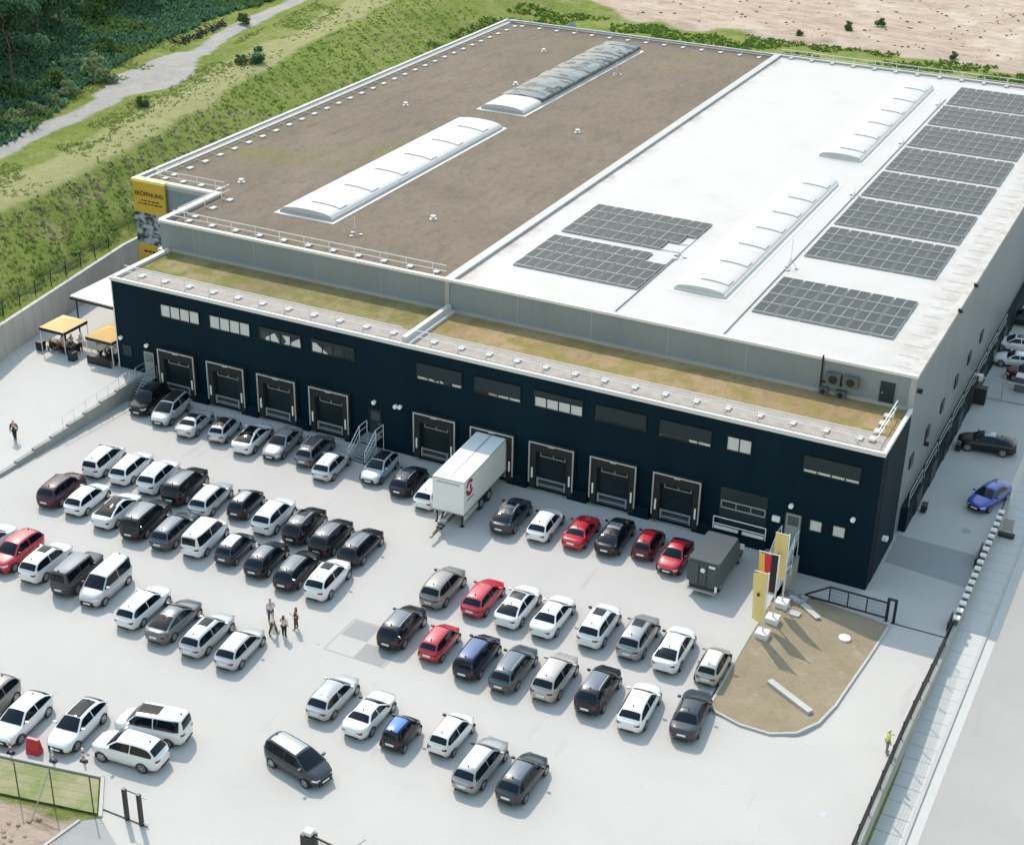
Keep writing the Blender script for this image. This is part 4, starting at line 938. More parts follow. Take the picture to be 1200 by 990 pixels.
    def patch(f0, f1, z0, z1, s, off=.012, zs=None):     # strip lying on the end corner of the body
        bm = bm_new(); prev = None
        for k in range(5):
            f = lerp(f0, f1, k/4); w = halfw(f)*.985+off; x = X(f)+(off if f < .5 else -off)
            cur = [bm.verts.new((x, s*w*a, z)) for z, a in ((z0, 1.0), (z1, .985))]
            if prev: bm.faces.new([prev[0], cur[0], cur[1], prev[1]])
            prev = cur
        # wrap on to the end face
        f = f0; w = halfw(f)*.985+off; x = X(f)+(off if f < .5 else -off); e = .5
        q = [bm.verts.new((x+(.03 if f < .5 else -.03), s*w*(1-e*.62), z)) for z in (z0+.02, z1)]
        p0 = [bm.verts.new((x, s*w, z)) for z in (z0, z1)]; bm.faces.new([p0[0], q[0], q[1], p0[1]])
        return finish(bm, 'light')
    zf = topz(.03)-.05; zr = T['belt']-.06
    for s, nm in ((-1, 'R'), (1, 'L')):
        out['headlight'+nm] = patch(.012, .075, zf-.15, zf-.02, s); out['taillight'+nm] = patch(.992, .962, zr-.20, zr-.07, s)
    bm = bm_new(); add_box(bm, L/2-.01, L/2+.022, -.5, .5, .42, .62 if key != 'offroad' else .85); add_box(bm, L/2-.06, L/2+.01, -.5, .5, .27, .36); out['grille'] = finish(bm, 'grille')
    bm = bm_new(); add_box(bm, -L/2-.012, -L/2+.04, -.42, .42, .30, .42); out['rear_bumper'] = finish(bm, 'rear_bumper')
    bm = bm_new(); add_box(bm, L/2+.022, L/2+.034, -.26, .26, .42, .53); out['plateF'] = finish(bm, 'plate')
    zp = .62 if key not in ('sedan', 'fastback', 'coupe') else .66
    bm = bm_new(); add_box(bm, -L/2-.03, -L/2-.0, -.26, .26, zp, zp+.12); out['plateR'] = finish(bm, 'plate')
    fm = c0+.075
    for s, nm in ((-1, 'R'), (1, 'L')):
        bm = bm_new(); w = halfw(fm)*.95; z = zbelt(fm)+.08; x = X(fm); a, b = sorted((s*w, s*(w+.21))); add_box(bm, x-.06, x+.07, a, b, z, z+.13); bmesh.ops.bevel(bm, geom=bm.edges[:], offset=.03, segments=1); out['mirror'+nm] = finish(bm, 'mirror')
    for s, nm in ((-1, 'R'), (1, 'L')):
        bm = bm_new(); pts = [S(k, .90*s, .05 if 0 < i < 5 else .0) for i, k in enumerate((9.0, 10, 12, 14, 16, 17.5))]; add_tube(bm, pts, .02, 4); out['rail'+nm] = finish(bm, 'rail')
    bm = bm_new(); q = S(18.5, 0, .0); add_prism(bm, [(q.x, -.02), (q.x+.16, -.02), (q.x+.16, .02), (q.x, .02)], q.z-.02, lambda x, y: q.z+.02+(.10 if x < q.x+.1 else 0)); out['antenna'] = finish(bm, 'antenna')
    bm = bm_new(); add_box(bm, -L/2+.4, L/2-.4, -hw*.78, hw*.78, .16, .3); out['underbody'] = finish(bm, 'underbody')
    return out
CACHE = {}
def make_car(rec):
    k, ty, x, y, z, yaw, pc, roof, extra, label = rec
    if k in ('B4', 'B8', 'B9', 'B10', 'C4', 'C8', 'C9', 'D3', 'G1', 'G6', 'H6', 'A12', 'A10', 'C5', 'G4', 'E2'): roof = roof if roof == 'blackroof' and k != 'A10' else 'skysheenroof'  # dark cars: sky reflection put into a lighter roof colour
    if k == 'G3': roof = 'navyroof'
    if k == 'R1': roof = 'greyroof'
    if ty not in CACHE: CACHE[ty] = vehicle_meshes(ty)
    m = CACHE[ty]; rnd_ = random.Random(k)
    r = empty('parked_car', (x, y, z), R(yaw), label, 'car', GROUPS[k[0]])
    def part(name, me, ma, par=r, loc=None):
        if not me.materials: me.materials.append(None)
        o = obj(name, me, None, par, loc); o.material_slots[0].link = 'OBJECT'; o.material_slots[0].material = ma; return o
    P = paint(pc)
    part('body', m['body'], P); part('underbody', m['underbody'], M_trim)
    part('windshield', m['windshield'], M_glass); part('rear_window', m['rear_window'], M_glass)
    part('side_window', m['side_windowR'], M_glass); part('side_window', m['side_windowL'], M_glass)
    if roof == 'glass': part('glass_roof', m['glassroof'], M_glass)
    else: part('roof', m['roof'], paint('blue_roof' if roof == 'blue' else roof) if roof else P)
    if 'sun' in extra: part('sunroof', m['sunroof'], M_glass)
    if 'rail' in extra:
        for s in 'RL': part('roof_rail', m['rail'+s], M_rail)
    part('wheel_arch', m['wheel_arch'], M_black)
    for wx, wy in m['wheels']:
        w = part('wheel', m['tyre'], M_tyre, r, (wx, wy, TYPES[ty]['wr']+.005)); rm = part('rim', m['rim'], M_rim, w); part('rim_gap', m['rim_gap'], M_black, w)
    for s in 'RL':
        part('headlight', m['headlight'+s], M_head); part('tail_light', m['taillight'+s], M_tail); part('mirror', m['mirror'+s], P if rnd_.random() < .6 else M_trim)
    part('grille', m['grille'], M_black); part('rear_bumper', m['rear_bumper'], M_trim); part('licence_plate', m['plateF'], M_plate); part('licence_plate', m['plateR'], M_plate)
    part('antenna', m['antenna'], M_trim)
    return r
GROUPS = {'A': 'cars parked in front of the loading docks', 'B': 'cars in the upper left row of the yard', 'C': 'cars in the second left row of the yard', 'D': 'cars at the left edge of the yard', 'E': 'cars beside the standing people',
          'F': 'cars in the upper right row of the yard', 'G': 'cars in the lower right row of the yard', 'H': 'front row of six cars', 'I': 'cars standing free in the yard', 'J': 'cars by the site fence', 'R': 'cars in the side yard'}
for rec in CARS: make_car(rec)

# white swap-body trailer at the dock
tr = empty('cargo_trailer', (-29.35, -.25, 0), R(3.0), 'white box trailer with red round emblem docked at the sixth loading door', 'trailer')
M_tw = mat('trailer_white', (.80, .80, .80), .45, noise_amt=.05, noise_scale=.8)
bm = bm_new(); add_box(bm, -1.25, 1.25, -7.75, 0, 1.15, 3.85); bmesh.ops.bevel(bm, geom=bm.edges[:], offset=.03, segments=1); bx = obj('cargo_box', bm, M_tw, tr)
bm = bm_new()
for z in (1.15, 3.83): add_box(bm, -1.27, 1.27, -7.78, -7.74, z-.05, z+.03); add_box(bm, 1.24, 1.27, -7.74, 0, z-.05, z+.03)
obj('edge_profile', bm, M_cap, bx)
bm = bm_new(); add_box(bm, -.9, .9, -7.79, -7.755, 3.5, 3.58); add_box(bm, -.05, .05, -7.6, -.1, 3.852, 3.87); obj('seam', bm, M_cap, bx)
# emblem: red broken ring with a diamond
M_emb = mat('emblem_red', (.38, .012, .035), .5)
bm = bm_new(); cy, cz = -6.75, 3.0
def ringseg(a0, a1, r0, r1):
    prev = None
    for k in range(13):
        a = R(lerp(a0, a1, k/12)); c_ = [bm.verts.new((1.262, cy+math.cos(a)*q, cz+math.sin(a)*q)) for q in (r0, r1)]
        if prev: bm.faces.new([prev[0], c_[0], c_[1], prev[1]])
        prev = c_
ringseg(35, 165, .38, .66); ringseg(185, 330, .34, .66)
bm.faces.new([bm.verts.new((1.262, cy+.16+a, cz+b)) for a, b in ((-.2, 0), (0, -.28), (.2, 0), (0, .28))])
obj('emblem', bm, M_emb, bx, recalc=False)
bm = bm_new(); add_box(bm, 1.26, 1.27, -7.2, -6.1, 2.05, 2.13); obj('dark_bar', bm, M_trim, bx)
bm = bm_new()
for x in (-.45, .45): add_box(bm, x-.07, x+.07, -7.6, -.2, .85, 1.12)
for y in (-7.4, -5.5, -3.5, -1.5): add_box(bm, -1.1, 1.1, y-.08, y+.08, .95, 1.12)
obj('chassis', bm, M_trim, tr)
for y in (-3.2, -4.55):
    for s in (-1, 1):
        bm = bm_new(); add_tube(bm, [(s*.85, y, .5), (s*1.22, y, .5)], .5, 20); w = obj('wheel', bm, M_tyre, tr)
        bm = bm_new(); add_tube(bm, [(s*1.15, y, .5), (s*1.24, y, .5)], .27, 14); obj('rim', bm, M_rim, w)
for s in (-1, 1):
    bm = bm_new(); add_box(bm, s*1.2-.03, s*1.2+.03, -7.5, -5.2, .55, .95); obj('side_guard', bm, M_capl, tr)
    bm = bm_new(); add_tube(bm, [(s*1.0, -7.5, 1.1), (s*1.0, -7.5, .1)], .06, 6); add_box(bm, s*1.0-.12, s*1.0+.12, -7.62, -7.38, 0, .1); obj('support_leg', bm, M_black, tr)
bm = bm_new(); add_tube(bm, [(-.45, -7.5, .95), (-.1, -9.3, .6), (-.05, -10.3, .55)], .07, 6); add_tube(bm, [(.45, -7.5, .95), (.1, -9.3, .6), (.0, -10.3, .55)], .07, 6)
add_box(bm, -.2, .2, -9.3, -8.6, .5, .72); obj('drawbar', bm, M_black, tr)
bm = bm_new(); add_tube(bm, [(-.03, -10.3, .55), (-.03, -10.55, .5)], .12, 8); add_tube(bm, [(.15, -9.1, .75), (.15, -9.1, 0)], .05, 6); add_box(bm, -.3, .3, -8.9, -8.5, .75, .95); obj('coupling', bm, M_steel, tr)

# dark grey box van
vn = empty('box_van', (-9.4, -4.9, 0), R(90), 'dark grey box van with rear doors towards the yard beside the red rounded car', 'van')
M_vg = mat('van_dark_grey', (.05, .065, .075), .5, coat=.1)
bm = bm_new(); add_box(bm, -3.1, .9, -1.1, 1.1, .75, 2.75); bmesh.ops.bevel(bm, geom=[e for e in bm.edges if abs(e.verts[0].co.z-2.75) < .01 and abs(e.verts[1].co.z-2.75) < .01], offset=.12, segments=3)
bx = obj('cargo_box', bm, M_vg, vn)
bm = bm_new(); add_box(bm, -3.13, -3.1, -1.0, 1.0, .8, 2.55); obj('rear_door', bm, M_vg, vn)
bm = bm_new()
for y in (-.28, .28): add_tube(bm, [(-3.16, y, .8), (-3.16, y, 2.5)], .03, 5)
add_box(bm, -3.15, -3.13, -.01, .01, .8, 2.5); obj('lock_rod', bm, M_black, vn)
bm = bm_new(); add_tube(bm, [(-3.2, 0, 2.05), (-3.14, 0, 2.05)], .17, 12); obj('round_plate', bm, M_plate, vn)
bm = bm_new(); add_box(bm, -3.16, -3.13, -.85, -.4, 2.35, 2.52); obj('sticker', bm, M_plate, vn)
bm = bm_new()
prof = [(.9, .4), (2.75, .4), (2.85, .9), (2.7, 1.15), (2.05, 1.35), (1.45, 2.15), (.9, 2.25)]
for s in (-1, 1): pass
a = [bm.verts.new((x, -.98, z)) for x, z in prof]; b = [bm.verts.new((x, .98, z)) for x, z in prof]
for i in range(len(prof)): j = (i+1) % len(prof); bm.faces.new([a[i], a[j], b[j], b[i]])
bm.faces.new(a[::-1]); bm.faces.new(b); bmesh.ops.bevel(bm, geom=bm.edges[:], offset=.05, segments=2); obj('cab', bm, M_vg, vn)
bm = bm_new(); bm.faces.new([bm.verts.new(q) for q in ((2.03, -.85, 1.42), (2.03, .85, 1.42), (1.53, .8, 2.12), (1.53, -.8, 2.12))]); obj('windshield', bm, M_glass, vn)
for s in (-1, 1):
    bm = bm_new(); bm.faces.new([bm.verts.new((x, s*.99, z)) for x, z in ((1.0, 1.35), (1.95, 1.35), (1.5, 2.05), (1.0, 2.1))]); obj('side_window', bm, M_glass, vn)
    bm = bm_new(); aa, bb = sorted((s*1.0, s*1.28)); add_box(bm, 1.75, 1.85, aa, bb, 1.35, 1.75); obj('mirror', bm, M_rail, vn)
    bm = bm_new(); add_box(bm, -3.15, -3.1, s*1.0-.08, s*1.0+.08, .55, 1.0); obj('tail_light', bm, M_rail, vn)
    for x in (-2.0, 2.0):
        bm = bm_new(); y0, y1 = sorted((s*.72, s*.99)); add_tube(bm, [(x, y0, .36), (x, y1, .36)], .36, 18); w = obj('wheel', bm, M_tyre, vn)
        bm = bm_new(); y0, y1 = sorted((s*.9, s*1.0)); add_tube(bm, [(x, y0, .36), (x, y1, .36)], .2, 12); obj('rim', bm, M_rim, w)
bm = bm_new(); add_box(bm, -3.1, 2.6, -.9, .9, .35, .74); obj('chassis', bm, M_trim, vn)
bm = bm_new(); add_box(bm, -3.3, -3.1, -1.0, 1.0, .42, .55); obj('rear_step', bm, M_steel, vn)

# ------------------------------------------------------------------ people
def skinned(name, joints, edges, m, parent, sub=1):
    bm = bm_new(); lay = bm.verts.layers.skin.verify(); V = {}
    for i, (k, (p, r)) in enumerate(joints.items()):
        v = bm.verts.new(p); rr = r if isinstance(r, tuple) else (r, r); v[lay].radius = rr; V[k] = v; v[lay].use_root = i == 0
    for a, b in edges: bm.edges.new((V[a], V[b]))
    me = bpy.data.meshes.new(name); bm.to_mesh(me); bm.free()
    o = bpy.data.objects.new(name, me); col.objects.link(o)
    s = o.modifiers.new('skin', 'SKIN'); s.use_smooth_shade = True
    q = o.modifiers.new('sub', 'SUBSURF'); q.levels = sub; q.render_levels = sub
    dg = bpy.context.evaluated_depsgraph_get(); me2 = bpy.data.meshes.new_from_object(o.evaluated_get(dg))
    o.modifiers.clear(); o.data = me2; me2.materials.clear(); me2.materials.append(m)
    for p in me2.polygons: p.use_smooth = True
    o.parent = parent; return o
def cloth(k, c): return mat('cloth_'+k, c, .85)
CL = {'black': (.015, .015, .018), 'white': (.7, .69, .67), 'lilac': (.55, .54, .66), 'jeans': (.06, .085, .13), 'rose': (.62, .48, .45), 'brown': (.12, .045, .03), 'grey': (.2, .2, .21), 'hivis': (.55, .75, .06), 'navy': (.02, .03, .07), 'khaki': (.25, .21, .14), 'peach': (.7, .42, .3)}
def person(loc, yaw, label, shirt, legs, h=1.75, pose='stand', hair=(.02, .014, .01), long_hair=False, group=None, dress=False):
    s = h/1.75; r = empty('person', loc, R(yaw), label, 'person', group); r.scale = (s, s, s)
    sit = pose == 'sit'; H0 = .48 if sit else .93; dz = H0-.93
    st = {'stand': .06, 'walk': .24, 'sit': 0}[pose]
    J = {'pel': ((0, 0, .95+dz), (.13, .1)), 'bel': ((0, 0, 1.10+dz), (.12, .09)), 'che': ((.01, 0, 1.32+dz), (.15, .10)), 'nck': ((0, 0, 1.48+dz), .055), 'hdb': ((.015, 0, 1.58+dz), .08), 'hdt': ((.01, 0, 1.70+dz), .085)}
    E = [('pel', 'bel'), ('bel', 'che'), ('che', 'nck'), ('nck', 'hdb'), ('hdb', 'hdt')]
    for sd_, y in (('L', 1), ('R', -1)):
        sw = st*y
        if sit: hip, kn, an, to = (.05, .1*y, .50), (.45, .12*y, .52), (.43, .12*y, .1), (.6, .13*y, .05)
        else: hip, kn, an, to = (0, .10*y, .88), (sw*.6+.02, .11*y, .50), (sw, .12*y, .09), (sw+.17, .14*y, .04)
        J.update({'hip'+sd_: (hip, .095), 'kne'+sd_: (kn, .062), 'ank'+sd_: (an, .04), 'toe'+sd_: (to, (.04, .03))})
        E += [('pel', 'hip'+sd_), ('hip'+sd_, 'kne'+sd_), ('kne'+sd_, 'ank'+sd_), ('ank'+sd_, 'toe'+sd_)]
        sh = (0, .185*y, 1.42+dz)
        if pose == 'stand' and y > 0: el, wr_ = (.05, .27, 1.16), (.25, .14, 1.22)
        elif sit: el, wr_ = (.14, .25*y, 1.18+dz), (.38, .14*y, 1.14+dz)
        else: el, wr_ = (-sw*.35, .25*y, 1.15+dz), (-sw*.5+.06, .26*y, .90+dz)
        d = (Vector(wr_)-Vector(el)).normalized(); hd = Vector(wr_)+d*.07
        J.update({'sho'+sd_: (sh, .062), 'elb'+sd_: (el, .043), 'wri'+sd_: (wr_, .028), 'han'+sd_: (tuple(hd), (.038, .02))})
        E += [('che', 'sho'+sd_), ('sho'+sd_, 'elb'+sd_), ('elb'+sd_, 'wri'+sd_), ('wri'+sd_, 'han'+sd_)]
        side = d.cross(Vector((0, 1, 0))).normalized()
        for f, (o_, l) in enumerate(((-.03, .07), (-.01, .085), (.01, .08), (.03, .06))):
            a = hd+side*o_+d*.02; b = a+d*l*.6; c_ = b+(d+Vector((0, -.4*y, 0))).normalized()*l*.5
            J['f%d%sa' % (f, sd_)] = (tuple(b), .009); J['f%d%sb' % (f, sd_)] = (tuple(c_), .008); E += [('han'+sd_, 'f%d%sa' % (f, sd_)), ('f%d%sa' % (f, sd_), 'f%d%sb' % (f, sd_))]
        t1 = Vector(wr_)+d*.03+side*.045; J['t'+sd_] = (tuple(t1+d*.02), .011); E.append(('wri'+sd_, 't'+sd_))
    body = skinned('body', J, E, M_skin, r)
    JS = {k: (J[k][0], tuple(v+.022 for v in (J[k][1] if isinstance(J[k][1], tuple) else (J[k][1],)*2))) for k in ('bel', 'che', 'shoL', 'shoR', 'elbL', 'elbR')}
    JS['pel'] = (tuple(Vector(J['pel'][0])+Vector((0, 0, -.06))), (.165, .125)); JS['nk'] = (tuple(Vector(J['che'][0])+Vector((-.01, 0, .13))), (.07, .07))
    ES = [('pel', 'bel'), ('bel', 'che'), ('che', 'nk'), ('che', 'shoL'), ('che', 'shoR'), ('shoL', 'elbL'), ('shoR', 'elbR')]
    if legs == 'black' or pose == 'sit':
        for q in 'LR': w = Vector(J['elb'+q][0]).lerp(Vector(J['wri'+q][0]), .85); JS['w'+q] = (tuple(w), .045); ES.append(('elb'+q, 'w'+q))
    skinned('shirt', JS, ES, cloth(shirt, CL[shirt]), r)
    JT = {'pel': (tuple(Vector(J['pel'][0])+Vector((0, 0, .02))), (.15, .12))}; ET = []
    for q in 'LR':
        for k, rr in (('hip', .115), ('kne', .085), ('ank', .06)): JT[k+q] = (J[k+q][0], rr)
        ET += [('pel', 'hip'+q), ('hip'+q, 'kne'+q), ('kne'+q, 'ank'+q)]
    skinned('trousers', JT, ET, cloth(legs, CL[legs]), r)
    for q in 'LR': skinned('shoe', {'a': (J['ank'+q][0], .05), 'b': (tuple((Vector(J['ank'+q][0])+Vector(J['toe'+q][0]))/2-Vector((0, 0, .02))), (.052, .04)), 'c': (J['toe'+q][0], (.045, .035))}, [('a', 'b'), ('b', 'c')], M_trim, r)
    HJ = {'a': (tuple(Vector(J['hdt'][0])+Vector((-.025, 0, .015))), .092), 'b': (tuple(Vector(J['hdb'][0])+Vector((-.05, 0, .03))), .075)}; HE = [('a', 'b')]
    if long_hair: HJ['c'] = (tuple(Vector(J['nck'][0])+Vector((-.07, 0, -.08))), (.09, .05)); HE.append(('b', 'c'))
    skinned('hair', HJ, HE, mat('hair_%.2f' % hair[0], hair, .6), r)
    bm = bm_new(); hz = 1.645+dz
    for y in (-.032, .032): add_box(bm, .088, .1, y-.012, y+.012, hz-.006, hz+.008)
    obj('eyes', bm, M_black, r)
    bm = bm_new(); add_prism(bm, [(.085, -.015), (.122, 0), (.085, .015)], hz-.06, hz-.01); obj('nose', bm, M_skin, r)
    bm = bm_new(); add_box(bm, .082, .098, -.025, .025, hz-.085, hz-.075); obj('mouth', bm, M_emb, r)
    for y in (-1, 1):
        bm = bm_new(); a, b = sorted((y*.083, y*.10)); add_box(bm, -.01, .02, a, b, hz-.04, hz+.02); obj('ear', bm, M_skin, r)
    return r
G4 = 'people talking in the yard'
person((-33.25, -24.3, 0), -40, 'tall person in pale lilac shirt and blue jeans, leftmost of the four standing together', 'lilac', 'jeans', 1.85, group=G4)
person((-32.35, -25.4, 0), 20, 'person in white top and dark trousers, front left of the four standing together', 'white', 'brown', 1.75, group=G4, pose='walk')
person((-31.55, -25.3, 0), 100, 'person in pale rose top and black trousers, front right of the four standing together', 'rose', 'black', 1.72, group=G4, long_hair=True)
person((-31.35, -24.2, 0), 200, 'person in dark brown clothes, rightmost and rear of the four standing together', 'brown', 'brown', 1.75, group=G4, long_hair=True, hair=(.08, .03, .02))
person((-65.0, -13.3, plat_z(-13.3)), -60, 'person in black jacket and black trousers walking alone across the pale platform', 'black', 'black', 1.8, pose='walk')
person((6.0, -18.6, 0), 30, 'person in a yellow green high visibility vest standing at the black street fence', 'hivis', 'grey', 1.75, hair=(.6, .6, .58))

# ------------------------------------------------------------------ café terrace with two yellow awnings
M_aw = mat('yellow_awning_cloth', (.72, .53, .24), .8, noise_amt=.06, noise_scale=2)
M_aw2 = mat('ochre_awning_cloth', (.58, .38, .12), .8, noise_amt=.06, noise_scale=2)
def awning(x, y, z, hx, hy, h, m, lab):
    r = empty('market_umbrella', (x, y, z), 0, lab, 'umbrella', 'yellow parasols on the terrace')
    bm = bm_new(); P = [(-hx, -hy), (hx, -hy), (hx, hy), (-hx, hy)]; ap = bm.verts.new((0, 0, h+.55)); V = [bm.verts.new((*q, h)) for q in P]
    for i in range(4): bm.faces.new([V[i], V[(i+1) % 4], ap])
    obj('canopy', bm, m, r)
    bm = bm_new()
    for i in range(4):
        a, b = P[i], P[(i+1) % 4]; n_ = Vector((b[1]-a[1], a[0]-b[0], 0)).normalized()*.02
        v = [(a[0], a[1], h), (b[0], b[1], h), (b[0], b[1], h-.28), (a[0], a[1], h-.28)]; bm.faces.new([bm.verts.new(Vector(q)+n_) for q in v])
    obj('valance', bm, M_black, r)
    for i, q in enumerate(P):
        bm = bm_new(); add_tube(bm, [(q[0]*.97, q[1]*.97, 0), (q[0]*.97, q[1]*.97, h)], .035, 6); obj('pole', bm, M_rail, r)
        bm = bm_new(); add_tube(bm, [(q[0]*.97, q[1]*.97, h-.02), (0, 0, h+.5)], .02, 4); obj('rib', bm, M_black, r)
    return r
za = plat_z(0)
awning(-71.9, .75, 1.2, 1.35, 1.55, 2.45, M_aw, 'pale yellow square parasol over dark tables on the terrace')
awning(-67.0, 1.0, 1.28, 1.4, 1.5, 2.4, M_aw2, 'ochre square parasol close to the left corner of the dark facade')
def table(x, y, z, lab, L_=1.8, rz=0):
    r = empty('picnic_table', (x, y, z), rz, lab, 'table', 'dark tables under the parasols')
    bm = bm_new(); add_box(bm, -L_/2, L_/2, -.35, .35, .72, .77); obj('table_top', bm, M_black, r)
    bm = bm_new(); add_box(bm, -L_/2, L_/2, -.36, -.345, .05, .719); add_box(bm, -L_/2, L_/2, .345, .36, .05, .719); obj('table_skirt', bm, M_black, r)
    for s in (-1, 1):
        bm = bm_new(); add_box(bm, s*(L_/2-.15)-.03, s*(L_/2-.15)+.03, -.3, .3, 0, .719); obj('leg', bm, M_steel, r)
def bench(x, y, z, lab, L_=1.8, rz=0):
    r = empty('bench', (x, y, z), rz, lab, 'bench', 'dark benches under the parasols')
    bm = bm_new(); add_box(bm, -L_/2, L_/2, -.14, .14, .43, .47); obj('seat', bm, M_black, r)
    for s in (-1, 1):
        bm = bm_new(); add_box(bm, s*(L_/2-.2)-.03, s*(L_/2-.2)+.03, -.12, .12, 0, .429); obj('leg', bm, M_steel, r)
table(-72.3, .5, 1.2, 'black covered table under the left half of the pale yellow parasol'); bench(-72.3, -.25, 1.2, 'black bench on the near side of the table, pale yellow parasol')
bench(-72.3, 1.3, 1.22, 'black bench on the far side of the table, pale yellow parasol')
table(-70.9, .4, 1.2, 'short black table under the right half of the pale yellow parasol', 1.0, R(90))
table(-67.0, -.35, 1.25, 'long black draped counter under the ochre parasol', 2.6); table(-66.6, 1.0, 1.28, 'second black table behind the draped counter, ochre parasol', 1.6)
for i, (x, y, lab) in enumerate(((-73.6, -.5, 'black bin bag frame at the left corner below the pale yellow parasol'), (-69.7, -.9, 'small dark stand between the two parasols'))):
    r = empty('bin_stand', (x, y, 1.22), 0, lab, 'bin stand'); bm = bm_new(); add_box(bm, -.28, .28, -.28, .28, .1, .85); obj('bag', bm, M_black, r)
    bm = bm_new(); add_box(bm, -.3, .3, -.3, .3, .86, .9); add_box(bm, -.3, -.26, -.3, -.26, 0, .86); add_box(bm, .26, .3, .26, .3, 0, .86); obj('frame', bm, M_trim, r)
GP = 'guests at the terrace tables'
person((-71.1, -.35, 1.2), 90, 'person in grey top standing with back to the yard at the pale parasol table', 'grey', 'black', 1.72, group=GP)
person((-70.7, -.3, 1.2), 120, 'person in black standing at the right pole of the pale parasol', 'black', 'black', 1.75, group=GP)
person((-66.1, .5, 1.27), -100, 'person in white top nearest the facade corner behind the counter', 'white', 'navy', 1.7, group=GP)
person((-72.7, -.2, 1.2), 90, 'person in dark clothes seated with back to the yard, left under the pale parasol', 'black', 'black', pose='sit', group=GP)
person((-71.9, -.2, 1.2), 90, 'person in brown top seated with back to the yard, middle of the pale parasol', 'brown', 'black', pose='sit', group=GP)
person((-72.5, 1.3, 1.22), -90, 'person in black facing the yard on the far bench of the pale parasol', 'black', 'navy', pose='sit', group=GP)
person((-71.7, 1.3, 1.22), -90, 'person in white shirt facing the yard on the far bench of the pale parasol', 'white', 'navy', pose='sit', group=GP)
person((-70.35, .9, 1.22), 190, 'person in peach top and black trousers standing right under the pale parasol', 'peach', 'black', 1.7, group=GP)
person((-69.3, 1.9, 1.25), 250, 'person in dark shirt between the two parasols', 'black', 'khaki', 1.75, group=GP)
person((-67.6, .3, 1.27), -100, 'person in white shirt behind the counter, left under the ochre parasol', 'white', 'black', 1.75, group=GP)
person((-66.7, .2, 1.27), -80, 'person in dark shirt behind the counter, right under the ochre parasol', 'black', 'black', 1.72, group=GP)
person((-70.2, 6.2, 1.3), -40, 'person in long black coat standing under the front edge of the white canopy', 'black', 'black', 1.8, group=GP)
person((-69.0, 6.2, 1.3), 220, 'person in white top and black trousers beside the black coat, below the canopy', 'white', 'black', 1.75, group=GP)
r = empty('wheel_loader', (-73.6, 14.6, 1.3)); tag(r, 'small yellow and black machine half hidden between canopy and banner', 'machine')
bm = bm_new(); add_box(bm, -.9, .9, -.5, .5, .5, 1.1); obj('body', bm, M_yel, r)
bm = bm_new(); add_box(bm, -.2, .6, -.45, .45, 1.1, 2.0); obj('cabin', bm, M_black, r)
for sx in (-.6, .6):
    for sy in (-.6, .6): bm = bm_new(); add_tube(bm, [(sx, sy-.12, .4), (sx, sy+.12, .4)], .4, 14); obj('wheel', bm, M_tyre, r)

# retaining wall left, with sloped concrete panels and fence posts on the turf
bm = bm_new(); pts = [(wallx(y), y) for y in arange(-45, 100, 2.5)]
prevv = None
for x, y in pts:
    zb = -.1; zt = 4.3 + (0 if y > -8 else .0)
    v = [bm.verts.new(q) for q in ((x, y, zb), (x, y, zt), (x-.35, y, zt), (x-.35, y, zb))]
    if prevv:
        for i in range(4): bm.faces.new([prevv[i], prevv[(i+1) % 4], v[(i+1) % 4], v[i]])
    prevv = v
tag(obj('retaining_wall', bm, M_rwall := mat('pale_concrete_wall', (.46, .44, .42), .85)), 'tall pale concrete retaining wall curving between grass slope and terrace', 'wall')
N, L, b_ = nodes_of(M_rwall); c = mixrgb(N, L, (.40, .38, .36), (.52, .50, .47), tex_noise(N, L, .5, 6, .6, stretch=(1, 1, .25)))
tc = N.new('ShaderNodeTexCoord'); wv = N.new('ShaderNodeTexWave'); wv.bands_direction = 'Y'; wv.inputs['Scale'].default_value = .21; L.new(tc.outputs['Object'], wv.inputs['Vector'])
rr = N.new('ShaderNodeMapRange'); rr.inputs['From Max'].default_value = .004; L.new(wv.outputs['Fac'], rr.inputs['Value']); c = mixrgb(N, L, (.25, .24, .23), c, rr.outputs[0]); L.new(c, b_.inputs['Base Color'])
fr = empty('slope_fence', (-76, 0, 4.2), 0, 'row of thin dark fence posts with wires on top of the tall retaining wall', 'fence')
bmw = bm_new()
for y in arange(-24, 17, 2.5):
    x = wallx(y)-1.0; bm = bm_new(); add_tube(bm, [(x+76, y, -.1), (x+76, y, 1.5)], .05, 5); obj('post', bm, M_black, fr)
for hh in (.5, 1.1): add_tube(bmw, [(wallx(y)-1.0+76, y, hh+.1) for y in arange(-24, 17, 2.5)], .006, 3)
obj('wire', bmw, M_steel, fr)
bm = bm_new(); pv = None
for y in arange(-45, 98, 1.0):
    xa = wallx(y)-.33; v = [bm.verts.new((xa-q, y, (hill(wallx(y)-2.6, y) if q > 1 else 4.24)-(.02 if q > 1 else 0))) for q in (0, .9, 2.4)]
    if pv:
        for i in range(2): bm.faces.new([pv[i], v[i], v[i+1], pv[i+1]])
    pv = v
tag(obj('grass_verge', bm, M_terrain, smooth=True), kind='structure')
